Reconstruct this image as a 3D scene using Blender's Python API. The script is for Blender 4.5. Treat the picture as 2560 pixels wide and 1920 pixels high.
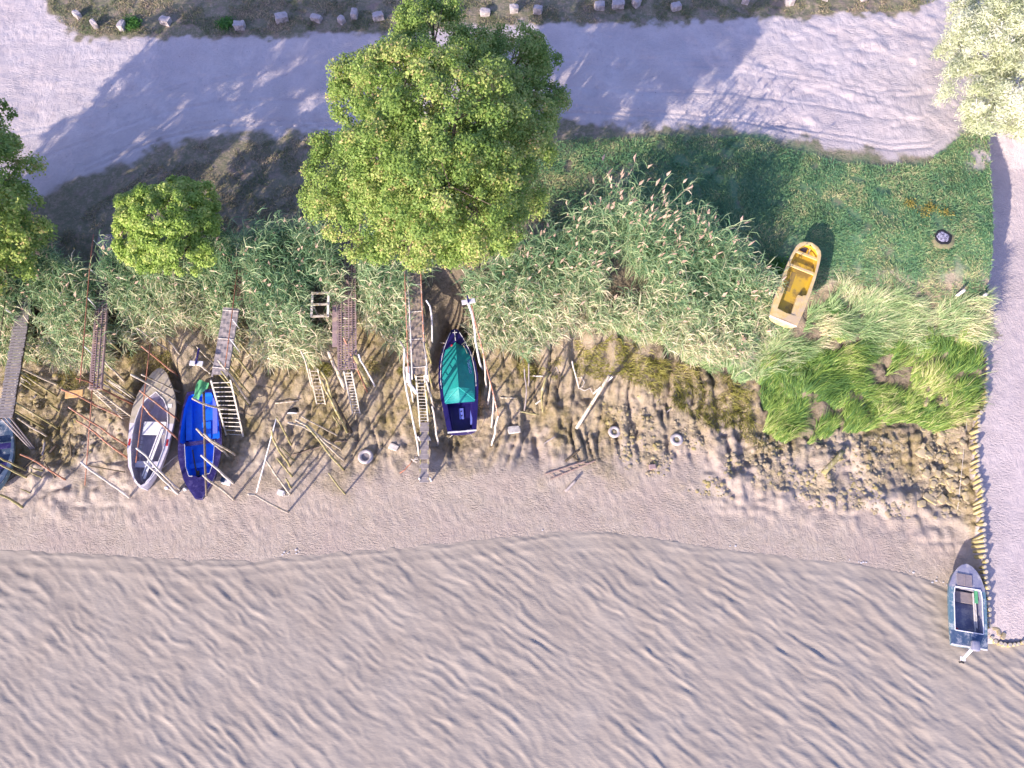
import bpy, math, random
import numpy as np
from mathutils import Vector, Matrix
C = bpy.context
for o in list(bpy.data.objects): bpy.data.objects.remove(o)
scn = C.scene
col = scn.collection
random.seed(7); rng = np.random.default_rng(7)
# ------------------------------------------------------------------ camera
TILT = math.radians(22.0); CAMH = 34.0; F = 1971.0          # F in pixels of the 2560 px wide photograph
cd = bpy.data.cameras.new('camera'); cam = bpy.data.objects.new('camera', cd); col.objects.link(cam)
cam.location = (0, 0, CAMH); cam.rotation_euler = (TILT, 0, 0)
cd.sensor_width = 36; cd.lens = F / 2560 * 36; cd.clip_end = 2000
scn.camera = cam
# ------------------------------------------------------------------ light
SUN_EL = math.radians(21.0); SUN_AZ = math.radians(180 + 37)   # azimuth of the sun, clockwise from +Y
w = bpy.data.worlds.new('World'); scn.world = w; w.use_nodes = True
nt = w.node_tree; nt.nodes.clear()
sky = nt.nodes.new('ShaderNodeTexSky'); sky.sky_type = 'NISHITA'; sky.sun_disc = False
sky.sun_elevation = SUN_EL; sky.sun_rotation = SUN_AZ
bg = nt.nodes.new('ShaderNodeBackground'); bg.inputs[1].default_value = 0.15
ow = nt.nodes.new('ShaderNodeOutputWorld')
tn_ = nt.nodes.new('ShaderNodeMix'); tn_.data_type = 'RGBA'; tn_.blend_type = 'MULTIPLY'; tn_.inputs[0].default_value = 1
tn_.inputs[7].default_value = (.88, .80, 1.12, 1)      # the violet cast of the photograph's open shade
nt.links.new(sky.outputs[0], tn_.inputs[6]); nt.links.new(tn_.outputs[2], bg.inputs[0]); nt.links.new(bg.outputs[0], ow.inputs[0])
sd = bpy.data.lights.new('sun', 'SUN'); sun = bpy.data.objects.new('sun', sd); col.objects.link(sun)
sd.energy = 3.7; sd.angle = math.radians(0.5); sd.color = (1.0, 0.86, 0.72)
sv = Vector((math.sin(SUN_AZ) * math.cos(SUN_EL), math.cos(SUN_AZ) * math.cos(SUN_EL), math.sin(SUN_EL)))
sun.rotation_euler = sv.to_track_quat('Z', 'Y').to_euler()
sun.location = (-30, -30, 30)
vs = scn.view_settings
vs.view_transform = 'Standard'; vs.look = 'None'; vs.gamma = 1; vs.exposure = 1.27; vs.use_curve_mapping = False
scn.render.engine = 'CYCLES'

# ------------------------------------------------------------------ noise
def vn(x, y, seed=0):
    x = np.asarray(x, float); y = np.asarray(y, float)
    xi = np.floor(x).astype(np.int64); yi = np.floor(y).astype(np.int64)
    fx = x - xi; fy = y - yi
    fx = fx * fx * (3 - 2 * fx); fy = fy * fy * (3 - 2 * fy)
    def h(a, b):
        n = (a * 374761393 + b * 668265263 + seed * 974634777) & 0xffffffff
        n = ((n ^ (n >> 13)) * 1274126177) & 0xffffffff
        n = n ^ (n >> 16)
        return (n & 0xffff) / 65535.0
    return (h(xi, yi) * (1 - fx) + h(xi + 1, yi) * fx) * (1 - fy) + (h(xi, yi + 1) * (1 - fx) + h(xi + 1, yi + 1) * fx) * fy
def fbm(x, y, seed=0, o=4, g=0.5):
    s = 0; a = 1; t = 0
    for i in range(o):
        s = s + a * vn(x * 2**i, y * 2**i, seed + i * 17); t += a; a *= g
    return s / t
def ss(a, b, x):
    t = np.clip((np.asarray(x, float) - a) / (b - a), 0, 1); return t * t * (3 - 2 * t)
# ------------------------------------------------------------------ from a pixel of the photograph to a point of the place
cT, sT = math.cos(TILT), math.sin(TILT)
def ray(px, py):
    cx = (px - 1280) / F; cy = (960 - py) / F
    return np.array([cx, cy * cT + sT, cy * sT - cT])
def atz(px, py, z):
    d = ray(px, py); t = (z - CAMH) / d[2]
    return np.array([d[0] * t, d[1] * t, z])
def tab(pts, z):
    a = np.array([atz(p[0], p[1], z)[:2] for p in pts]); i = np.argsort(a[:, 0]); return a[i, 0], a[i, 1]
SHORE = tab([(-300, 1372), (0, 1372), (150, 1378), (300, 1388), (480, 1398), (600, 1398), (760, 1385), (950, 1370), (1100, 1355), (1280, 1340), (1400, 1326), (1500, 1326), (1600, 1338), (1760, 1365), (1950, 1385), (2100, 1400), (2230, 1425), (2330, 1450), (2420, 1500), (2470, 1570)], 0)
def ys(x): return np.interp(x, SHORE[0], SHORE[1])
BY = [-320, -60, -10, 0, 4, 6.2, 8, 10, 11.5, 13, 14.5, 16, 17.5, 19, 400]
BZ = [-9, -4, -2, -.9, -.28, 0, .2, .5, .85, 1.4, 2.2, 3.2, 4.1, 4.5, 4.5]
RY = [-320, -10, 1.2, 2.0, 2.3, 4, 8, 12, 16, 20, 23.5, 25.5, 400]
RZ = [-9, -2, -.5, -.3, .12, .5, .95, 1.55, 1.95, 2.4, 3.1, 4.4, 4.5]
wall_px = [(2466, 898), (2469, 935), (2467, 975), (2467, 1018), (2449, 1035), (2447, 1080), (2448, 1130), (2447, 1180), (2456, 1195), (2459, 1230), (2460, 1300), (2462, 1345), (2466, 1400), (2470, 1450), (2473, 1500), (2476, 1572)]
W3 = []
for p in wall_px:
    z = 1.5
    for _ in range(4): q_ = atz(*p, z); z = float(np.interp(q_[1], RY, RZ)) + .38
    W3.append(atz(*p, z))
ed = [atz(x_, y_, 4.5)[:2] for x_, y_ in ((2500, 780), (2495, 700), (2485, 560), (2478, 430), (2476, 320))]
WLY = [-320] + [p[1] for p in W3[::-1]] + [p[1] for p in ed] + [400]
WLX = [W3[-1][0]] + [p[0] - .03 for p in W3[::-1]] + [p[0] for p in ed] + [ed[-1][0] + .1]
def xw(y): return np.interp(y, WLY, WLX)
BERTHS = []            # hollows where the hulls lie: centre, heading, half length, half width, floor height
for bpx, spx, zc, keel, hw_ in (((501, 1247), (501, 975), 1.2, .50, 1.0), ((405, 922), (353, 1217), 1.2, .42, 1.0), ((1137, 826), (1155, 1076), 1.95, 1.12, .9), ((-32, 1243), (-15, 1045), 1.15, .42, 1.05)):
    a_ = atz(*bpx, zc); b_ = atz(*spx, zc); d_ = (a_ - b_)[:2]; l_ = np.linalg.norm(d_); BERTHS.append(((a_ + b_)[:2] / 2, d_ / l_, l_ / 2, hw_, keel))
def terrain(x, y, fine=True):
    x = np.asarray(x, float); y = np.asarray(y, float)
    yy = y - (ys(x) - 6.2) * np.clip((14 - y) / 6, 0, 1)
    wob = (fbm(x * .35, y * .2, 5, 2) - .5) * 1.6 * ss(10, 12, y) * (1 - ss(16, 18, y))
    b = np.interp(yy + wob, BY, BZ)
    # channels where boats are hauled in
    for (cx, hw, y0, y1, dep) in ((-13.2, 1.0, 12.5, 17.5, 1.1), (-2.7, 1.2, 11.5, 15.5, .6), (1.0, .5, 11, 15, .3)):
        b = b - dep * np.exp(-((x - cx) / hw)**2) * ss(y0 - 2, y0, y) * (1 - ss(y1 - 1.5, y1, y))
    if fine:
        zone = ss(8.8, 11, yy) * (1 - ss(15.5, 17, yy))
        wx = x + 1.3 * (fbm(x * .5, y * .35, 9, 3) - .5)
        rid = 1 - np.abs(2 * fbm(wx * 2.0, y * .38, 21, 2) - 1)
        rid2 = 1 - np.abs(2 * vn(wx * 2.6, y * .3, 33) - 1)
        amp = .35 + .65 * np.exp(-((x - 5) / 7.5)**2)
        b = b - zone * amp * (0.46 * np.clip(rid - .66, 0, 1) / .34 * (.2 + 1.1 * fbm(x * .7, y * .7, 29, 2)) + 0.20 * rid2**3)
        b = b + zone * (.34 * (fbm(x * 2.8, y * 2.4, 41, 4, .6) - .5) + .13 * (np.abs(2 * vn(x * 3.1, y * 2.4, 43) - 1) - .4) + .11 * (fbm(x * 7, y * 6, 45, 2, .6) - .5))
        z2 = ss(7.0, 9, yy) * (1 - ss(16, 18, yy))
        lump = np.clip(fbm(x * 1.1 + 3, y * 1.1, 57, 3) - .5, 0, 1)
        rough = np.clip(np.exp(-((x + 20) / 4)**2) + .8 * ss(7, 10, x), 0, 1.2)
        b = b + z2 * rough * lump * 1.0
        b = b + z2 * rough * .20 * (np.abs(2 * vn(x * 2.3, y * 2.6, 61) - 1) - .4)
        flat = ss(6.0, 7.5, yy) * (1 - ss(9.5, 12, yy))
        b = b + flat * (.035 * (fbm(x * 2.2, y * 1.6, 70, 3) - .5) + .03 * (np.abs(2 * vn(x * 5 + y * 3, y * 1.6 - x * 1.0, 71) - 1) - .5))
        up = ss(18, 20, y)
        b = b + up * .10 * (fbm(x * .5, y * .5, 80, 3) - .5)
    r = np.interp(y, RY, RZ)
    if fine:
        r = r + .02 * (fbm(x * 3, y * 5, 91, 3) - .5)
    m = x > xw(y)
    out = np.where(m, r, b)
    for (c_, d_, hl, hw_, kz) in BERTHS:
        lx = (x - c_[0]) * d_[0] + (y - c_[1]) * d_[1]; ly = -(x - c_[0]) * d_[1] + (y - c_[1]) * d_[0]
        r_ = np.sqrt((lx / (hl + .5))**2 + (ly / (hw_ + .15))**2); k_ = 1 - ss(.85, 1.25, r_)
        lvl = kz + .06 * (y - c_[1]) + .10 + .05 * (np.abs(2 * vn(x * 2, y * 2, 63) - 1) - .5)
        out = np.where(out > lvl, out + (lvl - out) * k_, out)
    if fine:   # rutted track surface
        rz = 1.35 * ss(23.6, 25, y) * (1 - ss(33, 35, y)) * np.where(m & (y < 24), 0, 1)
        ux = x * .9; uy = y * .9
        pot = np.clip(fbm(ux * .9 + 2, uy * 1.2, 101, 3) - .5, 0, 1)
        out = out + rz * (-.20 * pot * (0.35 + .65 * ss(2, 12, x)) + .010 * (np.abs(2 * vn(x * .45 + y * .1, y * 2.4, 111) - 1) - .5) + .035 * (fbm(x * 3.5, y * 3.5, 113, 3, .7) - .5)
                          + .05 * ss(6, 12, x) * (np.abs(2 * fbm(x * 1.6 - y * .7, y * 1.5 + x * .8, 117, 2) - 1) - .3))
    return out
def tz(x, y): return float(terrain(np.array([x]), np.array([y]))[0])
def ground(px, py):
    d = ray(px, py); a = (CAMH - 5.6) / -d[2]; b_ = (CAMH + 1.5) / -d[2]
    for i in range(13):
        m = (a + b_) / 2; p = d * m
        if CAMH + p[2] <= tz(p[0], p[1]): b_ = m
        else: a = m
    p = d * b_
    return np.array([p[0], p[1], CAMH + p[2]])
def above(base, px, py):
    """the point on the sight line of px,py nearest to the plumb line over base"""
    d = ray(px, py); t = (base[0] * d[0] + base[1] * d[1]) / (d[0]**2 + d[1]**2)
    return np.array([d[0] * t, d[1] * t, CAMH + d[2] * t])

# ------------------------------------------------------------------ materials
def hexc(r, g, b):
    f = lambda v: (v / 12.92 if v <= .04045 else ((v + .055) / 1.055)**2.4)
    return (f(r / 255), f(g / 255), f(b / 255), 1)
class N:
    def __init__(s, name):
        s.m = bpy.data.materials.new(name); s.m.use_nodes = True; s.t = s.m.node_tree
        s.p = s.t.nodes['Principled BSDF']; s.out = s.t.nodes['Material Output']
        s.co = s.t.nodes.new('ShaderNodeTexCoord').outputs['Object']
    def new(s, k, **kw):
        n = s.t.nodes.new(k)
        for a, v in kw.items(): setattr(n, a, v)
        return n
    def l(s, a, b): s.t.links.new(a, b)
    def noise(s, scale, detail=4, rough=.6, vec=None, stretch=None):
        v = vec or s.co
        if stretch:
            mp = s.new('ShaderNodeMapping'); mp.inputs['Scale'].default_value = stretch[:3]
            if len(stretch) > 3: mp.inputs['Rotation'].default_value = (0, 0, stretch[3])
            s.l(v, mp.inputs[0]); v = mp.outputs[0]
        n = s.new('ShaderNodeTexNoise'); n.inputs['Scale'].default_value = scale
        n.inputs['Detail'].default_value = detail; n.inputs['Roughness'].default_value = rough
        s.l(v, n.inputs['Vector']); return n.outputs['Fac']
    def ramp(s, fac, stops, interp='LINEAR'):
        r = s.new('ShaderNodeValToRGB'); r.color_ramp.interpolation = interp; e = r.color_ramp.elements
        e[0].position, e[0].color = stops[0]; e[1].position, e[1].color = stops[1]
        for p, c in stops[2:]:
            k = e.new(p); k.color = c
        s.l(fac, r.inputs[0]); return r.outputs[0]
    def mix(s, fac, a, b, mode='MIX'):
        m = s.new('ShaderNodeMix', data_type='RGBA', blend_type=mode)
        for sock, v in ((m.inputs[0], fac), (m.inputs[6], a), (m.inputs[7], b)):
            if hasattr(v, 'links'): s.l(v, sock)
            else: sock.default_value = v
        return m.outputs[2]
    def math(s, op, a, b=0.0):
        m = s.new('ShaderNodeMath', operation=op)
        for sock, v in ((m.inputs[0], a), (m.inputs[1], b)):
            if hasattr(v, 'links'): s.l(v, sock)
            else: sock.default_value = v
        return m.outputs[0]
    def attr(s, name):
        return s.new('ShaderNodeAttribute', attribute_name=name)
    def bump(s, h, strength=.5, dist=.02, prev=None):
        b = s.new('ShaderNodeBump'); b.inputs['Strength'].default_value = strength; b.inputs['Distance'].default_value = dist
        s.l(h, b.inputs['Height'])
        if prev: s.l(prev, b.inputs['Normal'])
        return b.outputs[0]
    def fin(s, colr, rough=.8, nrm=None, spec=.3, trans=None):
        if hasattr(colr, 'links'): s.l(colr, s.p.inputs['Base Color'])
        else: s.p.inputs['Base Color'].default_value = colr
        if hasattr(rough, 'links'): s.l(rough, s.p.inputs['Roughness'])
        else: s.p.inputs['Roughness'].default_value = rough
        s.p.inputs['Specular IOR Level'].default_value = spec
        if nrm: s.l(nrm, s.p.inputs['Normal'])
        if trans:
            tr = s.new('ShaderNodeBsdfTranslucent')
            if hasattr(colr, 'links'): s.l(colr, tr.inputs[0])
            else: tr.inputs[0].default_value = colr
            mx = s.new('ShaderNodeMixShader'); mx.inputs[0].default_value = trans
            s.l(s.p.outputs[0], mx.inputs[1]); s.l(tr.outputs[0], mx.inputs[2]); s.l(mx.outputs[0], s.out.inputs[0])
        return s.m
def pm(name, c1, c2=None, scale=6, rough=.7, bump=.3, bscale=40, dist=.01, spec=.3, metal=0, lo=.35, hi=.65, c3=None, stretch=None):
    n = N(name); c2 = c2 or tuple(v * .7 for v in c1[:3]) + (1,)
    f = n.noise(scale, 5, .65, stretch=stretch)
    c = n.ramp(f, [(lo, c1), (hi, c2)])
    if c3:
        f3 = n.noise(scale * .45, 4, .7); c = n.mix(n.ramp(f3, [(.52, (0, 0, 0, 1)), (.62, (1, 1, 1, 1))]), c, c3)
    b = n.bump(n.noise(bscale, 3, .6, stretch=stretch), bump, dist)
    n.p.inputs['Metallic'].default_value = metal
    return n.fin(c, rough, b, spec)
M = {}
wht = (.62, .60, .58, 1)
M['bleached_wood'] = pm('bleached_wood', (.62, .56, .47, 1), (.34, .29, .22, 1), 9, .8, c3=(.25, .21, .13, 1))
M['pale_wood'] = pm('pale_wood', (.72, .68, .62, 1), (.48, .43, .37, 1), 8, .8)
M['mossy_wood'] = pm('mossy_wood', (.36, .33, .15, 1), (.20, .18, .08, 1), 7, .85, c3=(.48, .42, .30, 1))
M['dark_wood'] = pm('dark_wood', (.055, .045, .035, 1), (.10, .08, .05, 1), 9, .85)
M['grey_wood'] = pm('grey_wood', (.30, .27, .27, 1), (.20, .18, .18, 1), 7, .85)
M['rust'] = pm('rust', (.30, .12, .07, 1), (.20, .09, .06, 1), 14, .7, c3=(.38, .20, .13, 1))
M['rust_light'] = pm('rust_light', (.50, .20, .11, 1), (.38, .22, .15, 1), 12, .65, c3=(.56, .42, .34, 1))
M['rust_plate'] = pm('rust_plate', (.36, .26, .25, 1), (.23, .17, .17, 1), 6, .75, c3=(.42, .31, .24, 1))
M['mat_mesh'] = pm('mat_mesh', (.28, .23, .18, 1), (.18, .15, .14, 1), 5, .85, c3=(.34, .27, .17, 1))
M['broken_rung'] = pm('pinkish_wood', (.42, .30, .25, 1), (.30, .22, .18, 1), 9, .8)
M['white_paint'] = pm('white_paint', (.75, .75, .76, 1), (.58, .57, .58, 1), 10, .5)
M['alu'] = pm('aluminium', (.58, .56, .52, 1), (.42, .38, .30, 1), 8, .5, spec=.5)
M['orange_board'] = pm('orange_board', (.75, .50, .22, 1), (.6, .36, .14, 1), 8, .6)
M['navy'] = pm('navy_paint', (.012, .008, .085, 1), (.018, .012, .11, 1), 8, .35, .1, spec=.5)
M['navy_worn'] = pm('navy_worn_paint', (.014, .010, .085, 1), (.028, .022, .12, 1), 9, .5, .2, c3=(.06, .05, .17, 1))
M['blue_in'] = pm('bright_blue_paint', (.012, .17, .85, 1), (.01, .13, .72, 1), 5, .4, .1, spec=.5)
M['tarp'] = pm('green_tarpaulin', (.012, .27, .25, 1), (.015, .22, .21, 1), 3, .55, .5, 5, .03)
M['tarp_light'] = pm('light_green_tarpaulin', (.03, .42, .38, 1), (.02, .36, .33, 1), 3, .55, .5, 5, .03)
M['grey_hull'] = pm('weathered_white_deck', (.42, .38, .32, 1), (.34, .31, .26, 1), 4, .8, c3=(.30, .27, .20, 1))
M['hull_white'] = pm('hull_white', (.62, .60, .66, 1), (.48, .45, .52, 1), 6, .6, c3=(.55, .5, .48, 1))
M['bilge'] = pm('grey_bilge_boards', (.40, .37, .45, 1), (.24, .22, .28, 1), 5, .85, c3=(.33, .30, .30, 1), stretch=(1, .3, 1))
M['yellow'] = pm('faded_yellow_gelcoat', (.70, .54, .27, 1), (.60, .43, .14, 1), 3.5, .6, c3=(.58, .44, .26, 1))
M['yellow_in'] = pm('bright_yellow_gelcoat', (.62, .40, .03, 1), (.50, .34, .06, 1), 3.0, .5, c3=(.30, .20, .05, 1))
M['dark_yellow'] = pm('brownish_yellow', (.26, .18, .07, 1), (.38, .26, .06, 1), 5, .8)  # browner yellow of the strip on the dinghy floor
M['purple_dark'] = pm('dark_purplish_grey', (.10, .08, .10, 1), (.06, .05, .06, 1), 6, .8)  # dark purplish tone of the patch in the dinghy bow
M['teal_hull'] = pm('worn_teal_hull', (.07, .15, .22, 1), (.13, .22, .27, 1), 8, .6, c3=(.40, .44, .44, 1), stretch=(1, .25, 1))
M['blue_dirty'] = pm('dirty_blue_deck', (.17, .18, .28, 1), (.27, .27, .33, 1), 6, .7, c3=(.42, .40, .40, 1))
M['teal_dirty'] = pm('dirty_teal_deck', (.035, .07, .14, 1), (.08, .12, .19, 1), 6, .7, c3=(.30, .32, .36, 1))
M['brown_deck'] = pm('muddy_deck', (.30, .25, .24, 1), (.22, .19, .2, 1), 6, .8)
M['green_paint'] = pm('green_paint', (.12, .42, .20, 1), (.09, .34, .17, 1), 6, .6)
M['rope_white'] = pm('white_rope', (.66, .62, .56, 1), (.5, .46, .42, 1), 30, .8)
M['rope_orange'] = pm('orange_rope', (.65, .22, .12, 1), (.5, .2, .12, 1), 30, .8)
M['rubber'] = pm('muddy_rubber', (.50, .46, .46, 1), (.36, .33, .33, 1), 8, .8)
M['red'] = pm('red_plastic', (.55, .04, .05, 1), (.45, .04, .05, 1), 6, .5)
M['black'] = pm('black_plastic', (.03, .03, .035, 1), (.02, .02, .02, 1), 6, .6)
M['lblue'] = pm('light_blue_plastic', (.16, .20, .58, 1), (.14, .17, .5, 1), 6, .5)
M['stone'] = pm('limestone', (.46, .42, .41, 1), (.34, .30, .30, 1), 5, .9, .6, 14, .03, c3=(.27, .24, .24, 1))
M['mud_stone'] = pm('muddy_stone', (.42, .35, .22, 1), (.30, .25, .17, 1), 4, .85, .6, 16, .02, c3=(.36, .30, .12, 1))
M['bark'] = pm('bark', (.20, .16, .12, 1), (.13, .10, .08, 1), 8, .9, .8, 20, .03, stretch=(1, 1, .3))
M['ash'] = pm('ash', (.50, .48, .56, 1), (.10, .09, .14, 1), 9, .9, .6, 15, .03, lo=.42, hi=.6)

# ------------------------------------------------------------------ object helpers
def tag(o, label=None, cat=None, group=None, kind=None):
    if label: o['label'] = label
    if cat: o['category'] = cat
    if group: o['group'] = group
    if kind: o['kind'] = kind
    return o
def empty(name, loc, label, cat, group=None, rz=0):
    o = bpy.data.objects.new(name, None); o.location = tuple(map(float, loc)); o.rotation_euler = (0, 0, rz)
    o.empty_display_size = .3; col.objects.link(o); return tag(o, label, cat, group)
def mesh_np(name, V, Q, mat, T=None, parent=None, smooth=False, tint=None, origin=None, fa=None):
    """V: n x 3 vertices, Q: quads, T: triangles"""
    me = bpy.data.meshes.new(name)
    V = np.asarray(V, np.float32)
    if origin is not None: V = V - np.asarray(origin, np.float32)
    me.vertices.add(len(V)); me.vertices.foreach_set('co', V.ravel())
    idx = []; st = []; tot = []; k = 0
    if Q is not None and len(Q):
        Q = np.asarray(Q, np.int32); idx.append(Q.ravel()); st.append(np.arange(len(Q)) * 4); tot.append(np.full(len(Q), 4)); k = len(Q) * 4
    if T is not None and len(T):
        T = np.asarray(T, np.int32); idx.append(T.ravel()); st.append(k + np.arange(len(T)) * 3); tot.append(np.full(len(T), 3))
    idx = np.concatenate(idx).astype(np.int32); st = np.concatenate(st).astype(np.int32)
    me.loops.add(len(idx)); me.loops.foreach_set('vertex_index', idx)
    me.polygons.add(len(st)); me.polygons.foreach_set('loop_start', st)
    if tint is not None:
        a = me.attributes.new('tint', 'FLOAT', 'POINT'); a.data.foreach_set('value', np.asarray(tint, np.float32))
    me.update(calc_edges=True)
    if smooth: me.polygons.foreach_set('use_smooth', np.ones(len(st), bool))
    if isinstance(mat, (list, tuple)):
        for m in mat: me.materials.append(m)
        if fa is not None: me.polygons.foreach_set('material_index', np.asarray(fa, np.int32))
    else: me.materials.append(mat)
    me.validate(verbose=False)
    o = bpy.data.objects.new(name, me); col.objects.link(o)
    if parent is not None: o.parent = parent
    if origin is not None: o.location = tuple(map(float, origin))
    return o
class MB:
    """collects shapes into one mesh"""
    def __init__(s): s.v = []; s.q = []; s.n = 0
    def add(s, V, Q):
        s.v.append(np.asarray(V, float)); s.q += [tuple(int(i) + s.n for i in f) for f in Q]; s.n += len(V); return s
    def box(s, c, half, R=None):
        V = np.array([[x, y, z] for x in (-1, 1) for y in (-1, 1) for z in (-1, 1)], float) * np.array(half)
        if R is not None: V = V @ np.asarray(R).T
        V = V + np.array(c)
        return s.add(V, [(0, 1, 3, 2), (4, 6, 7, 5), (0, 4, 5, 1), (2, 3, 7, 6), (0, 2, 6, 4), (1, 5, 7, 3)])
    def bar(s, a, b, w, h, up=(0, 0, 1)):
        a = np.array(a, float); b = np.array(b, float); d = b - a; L = np.linalg.norm(d); d = d / L
        u = np.cross(up, d); u = u / max(np.linalg.norm(u), 1e-6); v = np.cross(d, u)
        return s.box((a + b) / 2, (w / 2, L / 2, h / 2), np.stack([u, d, v], 1))
    def tube(s, P, r0, r1=None, k=6, jit=0):
        P = np.array(P, float); r1 = r0 if r1 is None else r1; n = len(P); V = []
        for i in range(n):
            d = P[min(i + 1, n - 1)] - P[max(i - 1, 0)]; d = d / max(np.linalg.norm(d), 1e-9)
            a = np.cross(d, (0.1, 0.3, 1) if abs(d[2]) < .9 else (1, .2, 0)); a /= np.linalg.norm(a); b = np.cross(d, a)
            r = r0 + (r1 - r0) * i / (n - 1)
            r *= 1 + (random.uniform(-jit, jit) if jit else 0)
            for j in range(k):
                t = 2 * math.pi * j / k; V.append(P[i] + r * (math.cos(t) * a + math.sin(t) * b))
        Q = [(i * k + j, i * k + (j + 1) % k, (i + 1) * k + (j + 1) % k, (i + 1) * k + j) for i in range(n - 1) for j in range(k)]
        Q += [tuple(range(k))[::-1], tuple((n - 1) * k + j for j in range(k))]
        return s.add(V, Q)
    def grid(s, G, close_u=False):
        G = np.asarray(G, float); a, b = G.shape[:2]
        Q = [(i * b + j, (i + 1) * b + j, (i + 1) * b + j + 1, i * b + j + 1) for i in range(a - 1) for j in range(b - 1)]
        return s.add(G.reshape(-1, 3), Q)
    def build(s, name, mat, parent=None, smooth=False, origin=None, bevel=0):
        V = np.concatenate(s.v)
        if origin is not None: V = V - np.array(origin)
        me = bpy.data.meshes.new(name); me.from_pydata(V.tolist(), [], s.q); me.update()
        me.materials.append(mat)
        if smooth:
            me.polygons.foreach_set('use_smooth', np.ones(len(me.polygons), bool))
        o = bpy.data.objects.new(name, me); col.objects.link(o)
        if parent is not None: o.parent = parent
        if origin is not None: o.location = tuple(map(float, origin))
        if bevel:
            b = o.modifiers.new('bevel', 'BEVEL'); b.width = bevel; b.segments = 2; b.limit_method = 'ANGLE'
        return o
def bent(a, b, n=6, amp=.03):
    a = np.array(a, float); b = np.array(b, float); L = np.linalg.norm(b - a)
    P = [a + (b - a) * i / (n - 1) for i in range(n)]
    ph = random.uniform(0, 6); sx = random.uniform(-1, 1); sy = random.uniform(-1, 1)
    for i in range(n):
        k = math.sin(i / (n - 1) * math.pi * 1.3 + ph) - math.sin(ph); P[i] = P[i] + np.array([sx, sy, 0]) * k * amp * L * .5
        if 0 < i < n - 1: P[i] = P[i] + np.array([random.gauss(0, 1), random.gauss(0, 1), 0]) * amp * .35
    P[-1] = b
    return P

MARSH_PX = [(1890, 960), (1960, 880), (2080, 850), (2200, 830), (2330, 850), (2450, 870), (2452, 960), (2400, 1010), (2380, 1060), (2300, 1090), (2190, 1070), (2130, 1060), (2040, 1110), (1960, 1110), (1900, 1060)]
STRAW_PX = [(1850, 800), (1950, 790), (2060, 760), (2100, 700), (2200, 710), (2330, 760), (2490, 770), (2495, 830), (2400, 860), (2200, 860), (2060, 860), (1960, 920), (1870, 960), (1700, 920), (1600, 870), (1480, 830), (1560, 800)]
def poly_mask(X, Y, px, z=None):
    pts = np.array([(ground(*p) if z is None else atz(p[0], p[1], z))[:2] for p in px]); inside = np.zeros(len(X), bool); j = len(pts) - 1
    for i_ in range(len(pts)):
        xi, yi = pts[i_]; xj, yj = pts[j]
        c_ = ((yi > Y) != (yj > Y)) & (X < (xj - xi) * (Y - yi) / (yj - yi + 1e-12) + xi); inside ^= c_; j = i_
    return inside
# ================================================================== TERRAIN
def axis(lo, hi, st, far, k=1.25):
    m = list(np.arange(lo, hi + 1e-6, st)); s_ = st; a = hi
    while a < far: s_ *= k; a += s_; m.append(a)
    s_ = st; a = lo; f = []
    while a > -far: s_ *= k; a -= s_; f.append(a)
    return np.array(f[::-1] + m)
XS = axis(-28, 28, .078, 320); YS = axis(3.0, 36, .078, 320)
GX, GY = np.meshgrid(XS, YS)
GZ = terrain(GX, GY)
TOPV = tab([(100, -60), (125, 20), (155, 60), (200, 90), (350, 100), (640, 92), (1000, 78), (1280, 70), (1500, 58), (1850, 48), (2000, 40), (2270, 30), (2330, 10), (2390, -60)], 4.5)
MEAD = tab([(-200, 530), (0, 510), (90, 490), (200, 450), (330, 395), (450, 358), (560, 340), (700, 335), (850, 330), (1350, 300), (1500, 308), (1850, 318), (1990, 345), (2130, 372), (2230, 395), (2330, 392), (2380, 345), (2430, 300)], 4.5)
wx_ = (fbm(GX * .8, GY * .8, 201, 4) - .5); wy_ = (fbm(GX * 1.1, GY * 1.1, 207, 4) - .5)
WX = GX + wx_ * 1.2; WY = GY + wy_ * 1.2 + .7 * (fbm(GX * 3.2, GY * 3.2, 209, 3) - .5)
ramp_m = (GX > xw(GY)) & (GY < 25)
tv = np.interp(WX, TOPV[0], TOPV[1], left=60, right=60)
mv = np.interp(WX, MEAD[0], MEAD[1])
road = ss(-.25, .35, WY - mv) * (1 - ss(-.2, .2, WY - tv))
road = np.where((GX > 21.7) & (GY > 20), 1, road)
right_edge = ss(20.4, 21.2, WX) * ss(22.2, 23.2, WY); road = np.maximum(road, right_edge)
road = np.where(WX < TOPV[0][0] + .2, ss(-.25, .35, WY - mv), road)
grass = (1 - road) * ss(16.6, 17.8, WY) * (1 - ramp_m)
grass = np.where(ramp_m, 0, grass)
yyA = GY - (ys(GX) - 6.2) * np.clip((14 - GY) / 6, 0, 1)
alg = ss(8.6, 11.2, yyA + wx_ * 5) * (1 - ss(16.5, 18, GY)) * (.55 + .45 * ss(.40, .62, fbm(GX * .6 + 4, GY * .35, 211, 4)))
alg = np.where(ramp_m, 0, alg)
lush = ss(3, 8, WX) * (1 - ss(26, 30, GY)) * (1 - .95 * np.exp(-(np.maximum(mv - WY, 0) / (.35 + 1.6 * fbm(GX * .5, GY * .0 + 3, 217, 2)))**2) * ss(.35, .6, fbm(GX * .7, GY * .9, 219, 3) + .1))              # greener meadow at the right, drier at the left and on the far verge
RTOP = tab([(-250, 600), (-50, 570), (130, 620), (300, 600), (420, 610), (500, 590), (560, 580), (640, 545), (700, 540), (800, 550), (1000, 590), (1300, 600), (1390, 560), (1500, 530), (1650, 535), (1760, 575), (1870, 620), (1950, 670), (1990, 740)], 6.7)
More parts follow.
